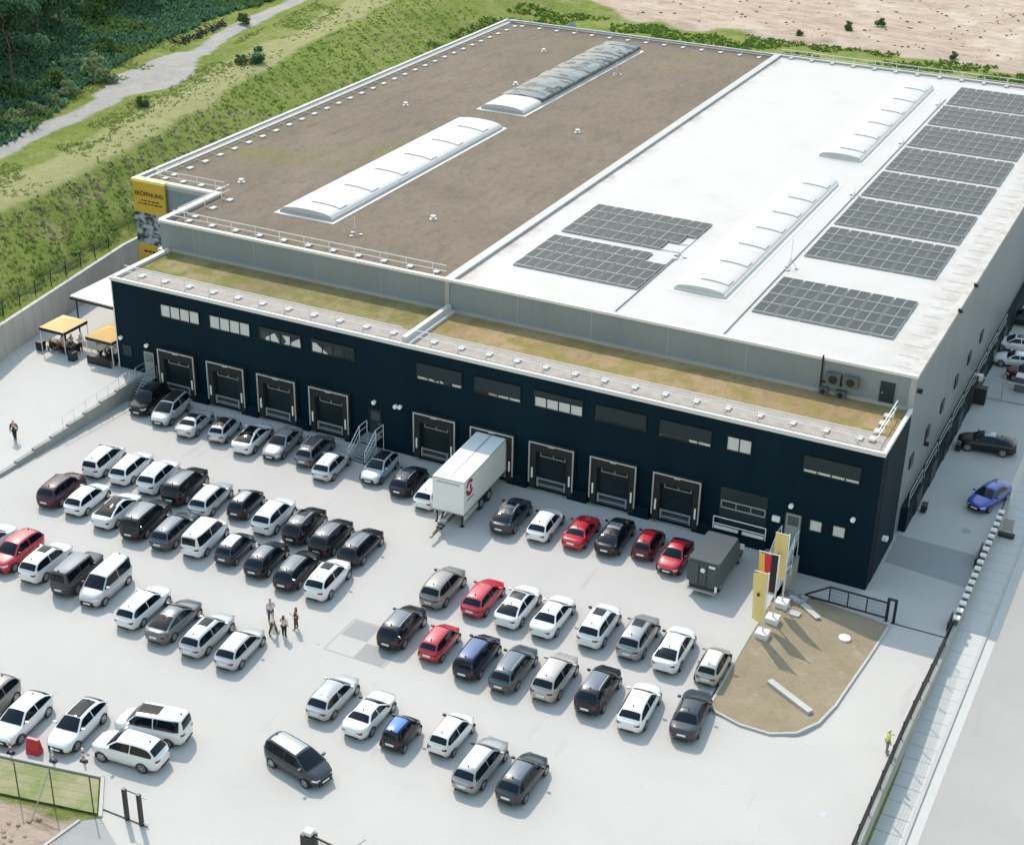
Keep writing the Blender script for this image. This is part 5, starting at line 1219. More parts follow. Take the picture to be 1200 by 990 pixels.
# yard side retaining wall with stepped top
bm = bm_new(); k = 0
for y in arange(-18, -1.5, 2.0):
    zt = plat_z(y+2)+.12; add_box(bm, -62.7, -62.35, y, min(y+2, -.05), -.1, zt)
tag(obj('ramp_wall', bm, M_concd), 'low stepped concrete wall beside the rising platform at the left staircase', 'wall')
bm = bm_new(); add_box(bm, -65.2, -62.45, -1.6, -.02, 1.2, 1.34); tag(obj('terrace_landing', bm, M_conc), kind='structure')
hr_ = empty('glass_balustrade', (-62.55, -10, 0), 0, 'thin white handrail with posts on the low stepped wall', 'railing')
for y in arange(-10.5, -2, 1.4):
    bm = bm_new(); z = plat_z(y+1); add_tube(bm, [(0, y+10, z+.1), (0, y+10, z+1.1)], .025, 5); obj('post', bm, M_rail, hr_)
bm = bm_new(); add_tube(bm, [(0, -.5, plat_z(-9.5)+1.1), (0, 7.6, plat_z(-1.4)+1.1)], .03, 5); obj('handrail', bm, M_rail, hr_)

# ------------------------------------------------------------------ flags and island things
def cloth_mesh(w, h, nx_, ny_, amp, ph, sag=0.):
    bm = bm_new(); V = {}
    for j in range(ny_+1):
        for i in range(nx_+1):
            u, v = i/nx_, j/ny_; V[i, j] = bm.verts.new((-w*u*(1-sag*v), amp*math.sin(u*5+v*3+ph)*u, -h*v-sag*w*.6*u*(1-v)))
    for j in range(ny_):
        for i in range(nx_):
            f = bm.faces.new([V[i, j], V[i+1, j], V[i+1, j+1], V[i, j+1]]); f.smooth = True; f.material_index = min(2, int(3*(i/nx_)))
    return bm
def flag(x, y, h, lab, mats, w, hh, mark=True, ph=0):
    z = island_z(x, y)
    r = empty('flagpole', (x, y, z), 0, lab, 'flag', 'flagpoles on white blocks')
    bm = bm_new(); add_box(bm, -.42, .42, -.42, .42, -.1, .5); bmesh.ops.bevel(bm, geom=bm.edges[:], offset=.02, segments=1); obj('foundation_block', bm, M_white, r)
    bm = bm_new(); add_tube(bm, [(0, 0, .5), (0, 0, h)], .06, 8, r2=.045); obj('pole', bm, M_white, r)
    bm = bm_new(); add_tube(bm, [(.04, 0, h-.1), (-w-.05, 0, h-.1)], .03, 5); obj('crossbar', bm, M_white, r)
    f = obj('flag_cloth', cloth_mesh(w, hh, 12, 16, .16, ph, .12), mats, r, (-.07, 0, h-.12))
    if mark:
        bm = bm_new(); add_quad(bm, [(-w*.62, -.12, -hh*.42), (-w*.42, -.12, -hh*.40), (-w*.38, -.12, -hh*.46), (-w*.55, -.12, -hh*.49)]); obj('printed_mark', bm, M_ink, f)
My = mat('yellow_flag_cloth', (.74, .60, .24), .8); Mg = mat('gold_flag_cloth', (.75, .45, .08), .8); Mr = mat('red_flag_cloth', (.6, .03, .04), .8); Mb = mat('black_flag_cloth', (.02, .02, .03), .8)
flag(-4.17, -10.7, 5.0, 'yellow vertical flag on the nearest white block of the grass island', [My, My, My], .9, 3.7)
flag(-4.13, -8.68, 5.3, 'black red gold vertical flag on the middle white block', [Mb, Mr, Mg], 1.35, 2.9, False, 2)
flag(-4.16, -6.53, 5.7, 'yellow vertical flag on the farthest white block beside the retaining wall', [My, My, My], .9, 3.5, True, 4)
bm = bm_new(); a = Vector((-2.2, -15.3, island_z(-2.2, -15.3)+.12)); b = Vector((1.0, -17.2, island_z(1, -17.2)+.12)); d = (b-a).normalized(); q = Vector((-d.y, d.x, 0))*.22
v = [bm.verts.new(p+o_) for o_ in (Vector((0, 0, 0)), Vector((0, 0, .22))) for p in (a-q, b-q, b+q, a+q)]
for f in ((4, 5, 6, 7), (0, 1, 5, 4), (1, 2, 6, 5), (2, 3, 7, 6), (3, 0, 4, 7), (0, 3, 2, 1)): bm.faces.new([v[i] for i in f])
tag(obj('concrete_beam', bm, M_conc), 'long pale concrete beam lying across the grass island', 'beam')
z = island_z(.6, -7.5)+.2
bm = bm_new(); add_disc(bm, (.5, -7.5, z-.12), .4, .22, 20); tag(obj('manhole_cover', bm, M_white), 'round white manhole ring in the middle of the grass island', 'manhole')
for i, (x, y, L_, w, rz, lab) in enumerate(((-3.3, -4.6, 2.2, .5, -28, 'pale flat stone slab near the gate corner of the island'), (-2.3, -5.9, 1.8, .45, -38, 'pale flat stone slab in the middle of three on the island'), (-3.2, -6.9, .9, .6, 0, 'short pale stone slab nearest the far flagpole'))):
    bm = bm_new(); add_box(bm, -L_/2, L_/2, -w/2, w/2, 0, .08, M=Matrix.Rotation(R(rz), 4, 'Z')); bmesh.ops.bevel(bm, geom=bm.edges[:], offset=.03, segments=2)
    tag(obj('stone_slab', bm, M_conc, None, (x, y, isl_top(x, y)-.01)), lab, 'stone slab', 'stone slabs on the island')
bm = bm_new(); rnd = random.Random(2)
for k in range(60):
    x, y, s = rnd.uniform(-4.7, -3.2), rnd.uniform(-4.6, -2.9), rnd.uniform(.06, .17); z = isl_top(x, y); add_box(bm, x-s, x+s, y-s, y+s, z-.05, z+s, M=None)
tag(obj('rubble', bm, M_concd), 'small heap of stone rubble beside the retaining wall corner', 'rubble', kind='stuff')
bm = bm_new(); add_box(bm, -5.07, -4.92, -3.3, -.02, -1.5, .12); tag(obj('corner_wall', bm, M_conc), 'short concrete retaining wall between the yard and the lowered gate strip', 'wall')
for y, lab in ((-4.9, 'pair of slanted steel rails, upper one, beside the far flagpole'),):
    r = empty('stair_handrail', (-5.3, y, 0), 0, lab, 'handrail'); 
    for k in (0, .7):
        bm = bm_new(); add_tube(bm, [(k*.5, 0, .0), (k*.5, .2, .9), (k*.5+.2, 2.2, .9), (k*.5+.2, 2.3, 0)], .035, 5); obj('rail', bm, M_rail, r)

# sliding gate, black, next to the island
gt = empty('sliding_gate', (-3.2, -3.0, drive_z(-3)), R(-1), 'black steel sliding gate with mesh infill pushed open beside the grass island', 'gate')
bm = bm_new()
for x0, z0, x1, z1 in ((1.4, 1.45, 5.4, 1.45), (-.3, .25, 5.4, .25), (-.3, .3, 1.4, 1.45), (5.4, .25, 5.4, 1.45)): add_tube(bm, [(x0, 0, z0), (x1, 0, z1)], .07, 6)
obj('frame', bm, M_black, gt)
for x in (1.4, 2.7, 4.0): bm = bm_new(); add_tube(bm, [(x, 0, .25), (x, 0, 1.45)], .05, 6); obj('upright', bm, M_black, gt)
bm = bm_new()
for k in range(38): x = 1.45+k*.105; add_tube(bm, [(x, 0, .28), (x, 0, 1.42)], .008, 3, cap=False)
for z in (.55, .85, 1.15): add_tube(bm, [(1.4, 0, z), (5.4, 0, z)], .008, 3)
obj('mesh_infill', bm, M_black, gt)
for x in (5.45, 5.95): bm = bm_new(); add_box(bm, x-.09, x+.09, -.09, .09, 0, 1.75); obj('gate_post', bm, M_black, gt)
bm = bm_new(); add_box(bm, 5.36, 6.04, -.09, .09, 1.75, 1.85); obj('post_beam', bm, M_black, gt)
bm = bm_new(); add_box(bm, 3.2, 5.3, -.75, -.45, -.05, .12); tag(obj('gate_foundation', bm, M_conc, gt))

# street fence on its base wall
FX = 6.45
bm = bm_new()
for y in arange(-90, 15, 3):
    a, b = drive_z(y), drive_z(y+3); y1 = y+3
    v = [bm.verts.new(q) for q in ((FX, y, -3), (FX+.26, y, -3), (FX+.26, y, a+.12), (FX, y, a+.12), (FX, y1, -3), (FX+.26, y1, -3), (FX+.26, y1, b+.12), (FX, y1, b+.12))]
    for f in ((0, 4, 7, 3), (1, 2, 6, 5), (3, 7, 6, 2)): bm.faces.new([v[i] for i in f])
tag(obj('street_wall', bm, M_concd), 'long low concrete wall between the driveway and the lower pavement', 'wall')
sf = empty('street_fence', (FX+.05, -2, 0), 0, 'black wire mesh fence standing on the street wall', 'fence')
ysf = arange(-62, -2.5, 2.5)
for y in ysf: bm = bm_new(); z = drive_z(y); add_tube(bm, [(0, y+2, z), (0, y+2, z+1.45)], .045, 5); obj('post', bm, M_black, sf)
for y in ysf[:-1]:
    bm = bm_new(); z, z1 = drive_z(y), drive_z(y+2.5)
    for q in (.2, .5, .8, 1.1, 1.4): add_tube(bm, [(0, y+2, z+q), (0, y+4.5, z1+q)], .009, 3, cap=False)
    for k in range(1, 40): t = k/40; zz = lerp(z, z1, t); add_tube(bm, [(0, y+2+2.5*t, zz+.15), (0, y+2+2.5*t, zz+1.42)], .006, 3, cap=False)
    obj('mesh_panel', bm, M_black, sf)
proto = empty('concrete_block', (FX+.15, -1.4, -1.25), 0, None, 'block', 'white topped blocks along the side yard')
bm = bm_new(); add_box(bm, -.14, .14, -.16, .16, 0, .5); bmesh.ops.bevel(bm, geom=bm.edges[:], offset=.04, segments=1); obj('block_base', bm, mat('dark_block', (.09, .1, .11), .8), proto)
bm = bm_new(); add_box(bm, -.22, .22, -.24, .24, .5, .62); bmesh.ops.bevel(bm, geom=bm.edges[:], offset=.05, segments=2); obj('white_top', bm, M_white, proto)
ords = ['first', 'second', 'third', 'fourth', 'fifth', 'sixth', 'seventh', 'eighth', 'ninth', 'tenth', 'eleventh', 'twelfth', 'thirteenth', 'fourteenth', 'fifteenth', 'sixteenth', 'seventeenth']
for k in range(17):
    o = proto if k == 0 else copy_tree(proto); o.location = (FX+.12, -1.4+k*1.0, -1.2); o['label'] = '%s white topped concrete block counted from the gate along the side yard' % ords[k]
for lab, y0, y1 in (('black bar barrier lying beside the middle of the white topped blocks', 6.6, 9.2), ('black end post of the fence next to the first white topped block', -2.4, -1.0)):
    bm = bm_new(); add_box(bm, FX-.3, FX-.18, y0, y1, -1.25, -.55); tag(obj('barrier_bar', bm, M_black), lab, 'barrier')
sg = empty('sign_frame', (7.3, 13.6, -2.0), 0, 'small metal sign frame on a dark oval foot at the end of the block row', 'sign')
bm = bm_new(); add_box(bm, -.6, .6, -.3, .3, 0, .15); bmesh.ops.bevel(bm, geom=bm.edges[:], offset=.05, segments=2); obj('sign_base', bm, M_rubber, sg)
bm = bm_new(); add_tube(bm, [(-.4, 0, .15), (-.4, 0, 1.5), (.4, 0, 1.5), (.4, 0, .15)], .03, 5); obj('frame', bm, M_steel, sg)
bm = bm_new(); add_box(bm, -.37, .37, -.01, .01, .4, 1.45); obj('sign_panel', bm, M_cap, sg)
for x, y, z, lab in ((4.6, 11.6, -1.3, 'round drain cover in the side yard near the blue saloon'), (4.2, -25.5, 0, 'small dark drain cover in the driveway near the bottom right'),):
    bm = bm_new(); add_disc(bm, (x, y, z-.02), .38 if z < 0 else .2, .03, 20); tag(obj('drain_cover', bm, M_concd if z < 0 else M_steel), lab, 'drain cover')
bm = bm_new(); z = street_z(-14); add_disc(bm, (12.2, -15.5, z-.02), .45, .03, 20); tag(obj('manhole_cover', bm, M_concd), 'round grey manhole cover in the street surface', 'manhole')

# side yard gate, container, small things along the side wall
g2 = empty('side_gate', (.6, 35.6, -1.3), R(2), 'grey mesh gate with white top post across the side yard', 'gate')
bm = bm_new(); 
for x0, z0, x1, z1 in ((0, .1, 6.2, .1), (0, 1.9, 6.2, 1.9), (0, 0, 0, 1.9), (2.1, 0, 2.1, 2.5), (5.1, 0, 5.1, 2.2)): add_tube(bm, [(x0, 0, z0), (x1, 0, z1)], .06, 5)
obj('frame', bm, M_steel, g2)
bm = bm_new()
for k in range(60): add_tube(bm, [(k*.103+.03, 0, .1), (k*.103+.03, 0, 1.9)], .008, 3, cap=False)
obj('mesh_infill', bm, M_steel, g2)
bm = bm_new(); add_box(bm, -.5, .25, -.3, .3, 1.6, 2.1); obj('gate_motor', bm, M_white, g2)
bm = bm_new(); add_box(bm, 3.3, 4.6, 38.2, 39.2, -1.3, .1); add_box(bm, 3.28, 4.62, 38.18, 39.22, .1, .18, 1); tag(obj('waste_container', bm, [mat('slate_container', (.07, .08, .10), .6), M_capl]), 'dark waste container with pale lid behind the side gate', 'container')
for k, (x, y, lab) in enumerate(((1.0, 34.2, 'black waste bin between the hall wall and the side gate'), (1.3, 24.5, 'black bin at the side wall near the black coupe'), (1.2, 44.5, 'dark bin by the side wall beyond the gate'), (1.1, 13.0, 'dark bin at the side wall nearest the front corner'))):
    r = empty('waste_bin', (x, y, -1.3), 0, lab, 'bin', 'bins along the side wall'); w = .4 if k else 1.1
    bm = bm_new(); add_box(bm, -w/2, w/2, -.35, .35, .08, .6 if k else 1.5); bmesh.ops.bevel(bm, geom=bm.edges[:], offset=.04, segments=1); obj('bin_body', bm, M_rubber, r)
    bm = bm_new(); add_box(bm, -w/2-.03, w/2+.03, -.4, .38, .61 if k else 1.51, .67 if k else 1.6); obj('lid', bm, M_trim, r)

# bottom left fence and barriers
sf2 = empty('site_fence', (-35.75, -45.05, 0), R(13.5), 'thin wire mesh fence between the grass strip and the sandy ground', 'fence')
xs_ = [-46.1, -44.0, -41.9, -39.9, -37.8, -35.75, -33.65, -31.3]
for x in xs_: bm = bm_new(); add_tube(bm, [(x+35.75, 0, 0), (x+35.75, 0, 2.6)], .04, 5); obj('post', bm, mat('olive_post', (.06, .07, .04), .6), sf2)
for a, b in zip(xs_, xs_[1:]):
    bm = bm_new(); n = int((b-a)/.12)
    for q in (.1, .7, 1.3, 1.9, 2.5): add_tube(bm, [(a+35.75, 0, q), (b+35.75, 0, q)], .006, 3, cap=False)
    for k in range(1, n): add_tube(bm, [(a+35.75+(b-a)*k/n, 0, .1), (a+35.75+(b-a)*k/n, 0, 2.5)], .003, 3, cap=False)
    obj('mesh_panel', bm, mat('olive_post', (.06, .07, .04), .6), sf2)
bm = bm_new(); add_tube(bm, [(2.1, 0, 2.5), (1.5, -1.5, .0)], .035, 5); obj('brace', bm, M_steel, sf2)
pg = empty('pedestrian_gate', (-29.45, -43.6, 0), 0, 'open black two-post gate frame at the bottom left yard entrance', 'gate')
for x in (0, .98): bm = bm_new(); add_box(bm, x-.1, x+.1, -.1, .1, 0, 2.15); obj('gate_post', bm, M_black, pg)
bm = bm_new(); add_tube(bm, [(0, 0, 2.1), (.98, 0, 2.1)], .03, 5); add_tube(bm, [(-2, 0, .05), (1.4, 0, .05)], .03, 5); obj('gate_rail', bm, M_black, pg)
bm = bm_new(); add_tube(bm, [(1.05, 0, 2.0), (1.45, 0, 2.0)], .03, 5); add_tube(bm, [(1.05, 0, .2), (1.45, 0, .2)], .03, 5); obj('hinge', bm, M_steel, pg)
rb = empty('plastic_barrier', (-37.75, -41.6, 0), R(8), 'red plastic barrier block standing at the edge of the yard behind the fence', 'barrier')
bm = bm_new(); add_prism(bm, [(-.42, -.25), (.42, -.25), (.42, .25), (-.42, .25)], 0, .25); 
v0 = [bm.verts.new(q) for q in ((-.42, -.22, .25), (.42, -.22, .25), (.42, .22, .25), (-.42, .22, .25))]; v1 = [bm.verts.new(q) for q in ((-.38, -.1, .95), (.38, -.1, .95), (.38, .1, .95), (-.38, .1, .95))]
for i in range(4): bm.faces.new([v0[i], v0[(i+1) % 4], v1[(i+1) % 4], v1[i]])
bm.faces.new(v1); obj('barrier_body', bm, M_redp, rb)
bm = bm_new(); add_box(bm, -.36, .36, -.08, .08, .95, 1.02); obj('top_ridge', bm, mat('pink_red_plastic', (.6, .1, .12), .45), rb)
for x, y, lab in ((-38.9, -42.3, 'red and white marker post left of the red barrier'), (-34.75, -40.9, 'red and white marker post between the two white cars and the fence'), (-36.3, -41.7, 'white marker post right of the red barrier')):
    r = empty('marker_post', (x, y, 0), 0, lab, 'marker post', 'marker posts along the fence')
    bm = bm_new(); add_box(bm, -.22, .22, -.12, .12, 0, .1); obj('foot', bm, M_rubber, r)
    bm = bm_new(); add_box(bm, -.06, .06, -.03, .03, .1, .95); obj('post_board', bm, M_white, r)
    bm = bm_new()
    for z in (.25, .6): add_box(bm, -.062, .062, -.034, .034, z, z+.16)
    obj('red_band', bm, M_redp if 'red' in lab[:4] else M_steel, r)
gc = empty('entrance_gate', (-18.9, -41.7, 0), R(-3), 'black entrance gate with lamp and barrier arm at the bottom edge', 'gate')
bm = bm_new(); add_box(bm, -.35, .35, -.3, .3, 0, 1.9); obj('gate_post', bm, M_black, gc)
bm = bm_new(); add_box(bm, -.2, .25, -.2, .2, 1.9, 2.15); obj('lamp_housing', bm, M_white, gc)
bm = bm_new(); add_tube(bm, [(.3, 0, 1.85), (2.6, -.1, 1.85)], .07, 6); add_tube(bm, [(.3, 0, .3), (2.6, -.1, .3)], .07, 6); obj('gate_beam', bm, M_black, gc)
bm = bm_new(); add_tube(bm, [(2.6, 0, 0), (2.6, 0, 2.0)], .05, 6); add_tube(bm, [(2.6, 0, 2.0), (3.2, .6, 2.5)], .04, 6); obj('arm', bm, M_steel, gc)
bm = bm_new()
for k in range(20): add_tube(bm, [(.4+k*.11, 0, .35), (.4+k*.11, 0, 1.8)], .012, 4)
obj('gate_bar', bm, M_black, gc)
# wedge shaped concrete wing wall behind the hall
bm = bm_new(); add_prism(bm, [(-82.5, 112), (-74.0, 113.2), (-74.0, 113.6), (-82.5, 112.4)], 0, lambda x, y: 4.6 if x < -80 else 8.2)
tag(obj('wing_wall', bm, M_conc), 'wedge of pale concrete wall behind the far end of the hall', 'wall')

# ------------------------------------------------------------------ vegetation
def leafmat(name, a, b2):
    m = mat(name, a, .6, spec=.25); N, L, b_ = nodes_of(m); g = N.new('ShaderNodeNewGeometry')
    c = mixrgb(N, L, a, b2, g.outputs['Random Per Island']); L.new(c, b_.inputs['Base Color'])
    tr_ = N.new('ShaderNodeBsdfTranslucent'); L.new(c, tr_.inputs[0]); ms = N.new('ShaderNodeMixShader'); ms.inputs[0].default_value = .45; L.new(b_.outputs[0], ms.inputs[1]); L.new(tr_.outputs[0], ms.inputs[2]); L.new(ms.outputs[0], N['Material Output'].inputs[0]); return m
M_leafd = leafmat('dark_foliage', (.055, .14, .085), (.12, .23, .12)); M_leafm = leafmat('mid_foliage', (.07, .14, .04), (.13, .21, .07)); M_leafp = leafmat('pale_foliage', (.17, .25, .12), (.28, .35, .2))
M_tuft = leafmat('slope_plants', (.11, .20, .05), (.27, .36, .10)); M_tuftb = leafmat('dry_slope_plants', (.24, .20, .14), (.36, .32, .21)); M_grass = leafmat('meadow_grass', (.16, .24, .05), (.30, .34, .11))
M_bark = mat('bark', (.14, .12, .10), .9, noise_amt=.4, noise_scale=3)
def leaves(bm, centre, rad, n, size, rnd, squash=.8, mi=0, hollow=.5):
    for _ in range(n):
        d = Vector((rnd.gauss(0, 1), rnd.gauss(0, 1), rnd.gauss(0, 1))).normalized(); q = Vector(centre)+Vector((d.x, d.y, d.z*squash))*rad*lerp(hollow, 1, rnd.random())
        nrm = (d+Vector((rnd.uniform(-.7, .7), rnd.uniform(-.7, .7), rnd.uniform(-.2, .9)))).normalized(); a = nrm.orthogonal().normalized(); b = nrm.cross(a); t = rnd.random()*6.28
        a, b = a*math.cos(t)+b*math.sin(t), b*math.cos(t)-a*math.sin(t); s = size*rnd.uniform(.6, 1.3)
        v = [bm.verts.new(q+a*s*x+b*s*y+nrm*(z*s)) for x, y, z in ((-1, 0, -.2), (0, -.55, .1), (1, 0, -.2), (0, .55, .1))]; f = bm.faces.new(v); f.material_index = mi
def tree_meshes(seed, h, spread, n):
    rnd = random.Random(seed); bt = bm_new(); bc = bm_new()
    pts = [Vector((0, 0, -.3))]
    for k in range(1, 7): pts.append(Vector((rnd.uniform(-.15, .15)*k*.5, rnd.uniform(-.15, .15)*k*.5, h*.8*k/6)))
    add_tube(bt, pts, .22, 7, r2=.05)
    for k in range(11):
        a = rnd.uniform(0, 6.28); z = h*rnd.uniform(.3, .8); base = Vector((0, 0, z*.85)); L_ = spread*rnd.uniform(.6, 1.05)*(1.15-z/h*.5)
        tip = Vector((math.cos(a)*L_, math.sin(a)*L_, z+rnd.uniform(.3, 1.2))); mid = base.lerp(tip, .5)+Vector((0, 0, .3)); add_tube(bt, [base, mid, tip], .08, 5, r2=.02)
        leaves(bc, tip, rnd.uniform(1.0, 1.7)*spread/3, n//14, .27, rnd); leaves(bc, mid, 1.0*spread/3, n//28, .25, rnd)
    for k in range(4): leaves(bc, (rnd.uniform(-.6, .6), rnd.uniform(-.6, .6), h*rnd.uniform(.72, .98)), 1.3*spread/3, n//14, .27, rnd)
    return finish(bt, 'trunk'), finish(bc, 'crown', recalc=False)
TV = [tree_meshes(s, h, sp_, 3400) for s, h, sp_ in ((1, 11, 3.4), (2, 13, 3.9), (3, 9, 3.0), (4, 12, 3.2))]
for t, c_ in TV: t.materials.append(M_bark); c_.materials.append(M_leafd)
rnd = random.Random(11); TREES = []
for (x, y, k) in ((-113, 32, 1), (-117.5, 36, 0), (-113.5, 41, 3), (-119.5, 43, 1), (-125, 40, 0), (-121, 50, 0), (-127, 52, 3), (-125.5, 59, 1), (-132, 60, 0), (-128, 66, 2), (-134, 68, 1), (-132, 76, 3), (-139, 76, 0), (-131, 84, 0), (-137, 87, 1), (-145, 84, 3), (-133.5, 95, 2), (-140, 98, 1), (-134, 106, 3), (-141, 110, 0), (-137, 118, 1), (-146, 96, 1), (-134, 48, 1), (-140, 63, 1), (-148, 74, 0), (-145, 120, 3), (-136, 128, 0), (-131, 114, 2)):
    z = terrain_z(x, y); r = empty('forest_tree', (x, y, z), rnd.uniform(0, 6.28), None, 'tree', 'trees at the forest edge'); s = rnd.uniform(.85, 1.2); r.scale = (s, s, s)
    tt, cc = TV[k]; obj('trunk', tt, None, r); obj('crown', cc, None, r); TREES.append(r)
TREES.sort(key=lambda o: o.location.y)
for k, o in enumerate(TREES): o['label'] = 'dark green tree of the shaded forest in the upper left corner'
def bush_mesh(seed, m, n=500, leaf=.16):
    rnd = random.Random(seed); bm = bm_new()
    for k in range(6): leaves(bm, (rnd.uniform(-.8, .8), rnd.uniform(-.8, .8), rnd.uniform(.3, .9)), rnd.uniform(.5, .8), n//6, leaf, rnd)
    for k in range(3): leaves(bm, (rnd.uniform(-.5, .5), rnd.uniform(-.5, .5), 1.4), .35, n//12, leaf, rnd)
    me = finish(bm, 'foliage', recalc=False); me.materials.append(m); return me
BP = [bush_mesh(s, M_leafp) for s in (1, 2)]; BM_ = [bush_mesh(s, M_leafm) for s in (3, 4)]; BD = [bush_mesh(s, M_leafd) for s in (5, 6)]
BUSH = [(-109.8, 51.5, 1.6, BP, 'large pale silvery shrub above the gravel path'), (-107.6, 50.0, 1.1, BP, 'pale shrub to the right of the largest silvery shrub'), (-107.3, 43.2, 1.2, BP, 'pale leafy shrub left of the large silvery shrub by the path'),
        (-106.0, 39.5, 1.0, BP, 'small pale shrub beside the path in the upper left'), (-104.5, 34.5, 1.1, BP, 'pale shrub near the left edge above the path'), (-103.6, 30.4, 1.2, BP, 'pale shrub at the left picture edge above the path'),
        (-113.4, 55.0, 1.2, BP, 'pale shrub furthest up the meadow below the forest'), (-103.3, 27.5, 1.0, BM_, 'green shrub at the very left edge beside the path'), (-97.4, 67.5, 1.2, BD, 'dark conical shrub on the meadow right of the gravel path'),
        (-99.0, 66.0, .8, BM_, 'low green shrub next to the dark conical shrub'), (-97.0, 44.0, .8, BM_, 'low green shrub below the widened gravel path'), (-111.0, 83.6, 1.0, BM_, 'green shrub at the end of the dark brush pile'),
        (-104.5, 112.0, 1.2, BD, 'dark shrub by the track at the top of the picture'), (-110.5, 45.2, 1.5, BM_, 'mid green shrub between the forest and the silvery shrubs'), (-116.5, 61.5, 1.5, BM_, 'rounded green shrub close to the forest shade'),
        (-48, 139.5, .6, BM_, 'green shrub on the sandy ground behind the hall'), (-42, 146, .9, BM_, 'larger green shrub on the sand at the top right'), (-38, 150, .8, BM_, 'shrub on the sand at the top right edge'), (-24, 137, .7, BM_, 'small shrub where sand meets grass behind the white roof')]
for i, (x, y, s, B_, lab) in enumerate(BUSH):
    r = tag(obj('shrub', B_[i % 2], None, None, (x, y, terrain_z(x, y)-.1)), lab, 'shrub', 'shrubs on the meadows'); r.scale = (s, s, s); r.rotation_euler.z = i*1.3
# forest undergrowth, slope planting, meadow tufts: nobody could count these
def scatter(name, n, fn, m, size, hgt, label, lean=(0, 0), blades=4, seed=5, mi_fn=None):
    rnd = random.Random(seed); vs, fs, mi = [], [], []
    c = 0; tries = 0
    while c < n and tries < n*6:
        tries += 1; q = fn(rnd)
        if q is None: continue
        x, y = q; z = terrain_z(x, y)-.05; c += 1; s0 = size*rnd.uniform(.6, 1.4); k_ = mi_fn(x, y, rnd) if mi_fn else 0
        for b in range(blades):
            a = rnd.random()*6.28; ox, oy = rnd.uniform(-.5, .5)*s0, rnd.uniform(-.5, .5)*s0; dx, dy = math.cos(a)*s0*.38, math.sin(a)*s0*.38; h_ = hgt*rnd.uniform(.5, 1.3); lx, ly = rnd.uniform(-.9, .9)*h_, rnd.uniform(-.9, .9)*h_
            i = len(vs); vs += [(x+ox-dx, y+oy-dy, z), (x+ox+dx, y+oy+dy, z), (x+ox+dx*.6+lx, y+oy+dy*.6+ly, z+h_), (x+ox-dx*.6+lx, y+oy-dy*.6+ly, z+h_*.9)]; fs.append((i, i+1, i+2, i+3)); mi.append(k_)
    me = bpy.data.meshes.new(name); me.from_pydata(vs, [], fs)
    for q in (m if isinstance(m, list) else [m]): me.materials.append(q)
    for p, k_ in zip(me.polygons, mi): p.material_index = k_
    o = bpy.data.objects.new(name, me); col.objects.link(o); tag(o, label, None, None, 'stuff'); return o
def slope_pt(r):
    y = r.uniform(-28, 120); cx = pw(y, CREST); wx = wallx(y); x = lerp(cx+.5, wx-1.5, r.random())
    row = (y*.35+x*.25) % 1.0
    if row > .62 and r.random() < .75: return None
    if noise.noise(Vector((x*.09, y*.09, 4))) < -.25 and r.random() < .5: return None
    return x, y
def slope_mi(x, y, r): 
    n = noise.noise(Vector((x*.11, y*.06, 8))); return 1 if n > .12 and r.random() < .6 else 0
scatter('slope_planting', 5600, slope_pt, [M_tuft, M_tuftb], .30, .17, 'low planting in slanting rows covering the slope left of the hall', seed=1, mi_fn=slope_mi)
def meadow_pt(r):
    y = r.uniform(-10, 150); f, p = pw(y, FOREST), pw(y, PATHC); cx = pw(y, CREST); x = r.uniform(f-3, cx)
    if abs(x-p) < 3 or noise.noise(Vector((x*.15, y*.15, 6))) < -.05: return None
    if x > cx-3.8 and r.random() < .8: return None
    return x, y
scatter('meadow_grass', 7000, meadow_pt, M_grass, .28, .16, 'rough yellow green grass on the meadow around the gravel path', seed=2)
def under_pt(r):
    y = r.uniform(15, 150); f = pw(y, FOREST); x = r.uniform(f-22, f+4)
    return x, y
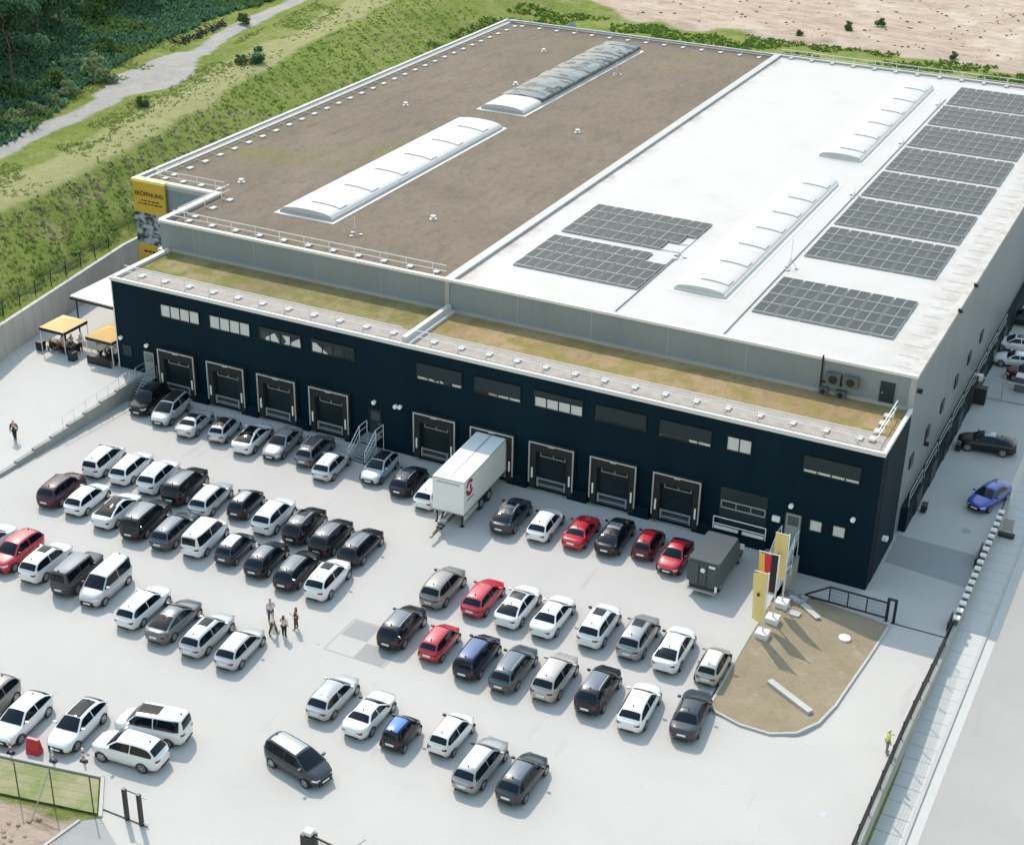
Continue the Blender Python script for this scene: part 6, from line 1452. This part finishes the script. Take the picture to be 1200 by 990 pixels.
scatter('forest_undergrowth', 12000, under_pt, [M_leafd, M_leafm], .6, .7, 'dense undergrowth at the foot of the forest trees', seed=3, mi_fn=lambda x, y, r: 1 if noise.noise(Vector((x*.12, y*.12, 2))) > .15 else 0)
def back_pt(r):
    x, y = r.uniform(-92, 14), r.uniform(96, 136)
    if noise.noise(Vector((x*.15, y*.15, 3))) < -.1: return None
    return x, y
scatter('back_grass', 9000, back_pt, leafmat('bright_grass', (.07, .15, .02), (.15, .24, .045)), .45, .3, 'bright green weeds on the strip behind the hall', seed=4)
def strip_pt(r):
    x = r.uniform(-44, -32.2); k = .2*(x+32); return (x, r.uniform(-43.8, -42.1)+k) if noise.noise(Vector((x*.5, 0, 3))) > -.1 else None
scatter('strip_grass', 900, strip_pt, M_grass, .2, .1, 'short grass on the fenced strip at the bottom left', seed=8)
def isl_pt(r):
    x, y = r.uniform(-5, 2.6), r.uniform(-20, -3)
    return None
rnd = random.Random(9); bm = bm_new()
for k in range(900):
    if k < 350: x, y = rnd.uniform(-46, -31.8), rnd.uniform(-49, -45.2)+.2*(x+31)
    else: x, y = rnd.uniform(-75, 20), rnd.uniform(138, 175)
    if noise.noise(Vector((x*.25, y*.25, 11))) < 0: continue
    z = terrain_z(x, y); s = rnd.uniform(.03, .12) if k < 350 else rnd.uniform(.06, .22); add_box(bm, x-s, x+s, y-s*.8, y+s*.8, z-.05, z+s*.8)
tag(obj('clods', bm, mat('earth_clods', (.36, .25, .17), .95, noise_amt=.4, noise_scale=1)), 'earth clods and stones strewn over the bare sandy ground', kind='stuff')
rnd = random.Random(5); bm = bm_new()
for k in range(70):
    t = rnd.random(); x, y = lerp(-112.5, -113.5, t)+rnd.uniform(-.7, .7), lerp(71, 83, t)+rnd.uniform(-.6, .6); z = terrain_z(x, y); a = rnd.uniform(0, 6.28); l = rnd.uniform(.4, 1.3)
    add_tube(bm, [(x, y, z), (x+math.cos(a)*l, y+math.sin(a)*l, z+rnd.uniform(.2, .7))], rnd.uniform(.06, .16), 5)
tag(obj('brush_pile', bm, mat('dark_dead_wood', (.07, .06, .05), .9)), 'dark pile of cut brush on the meadow above the gravel path', 'brush pile')
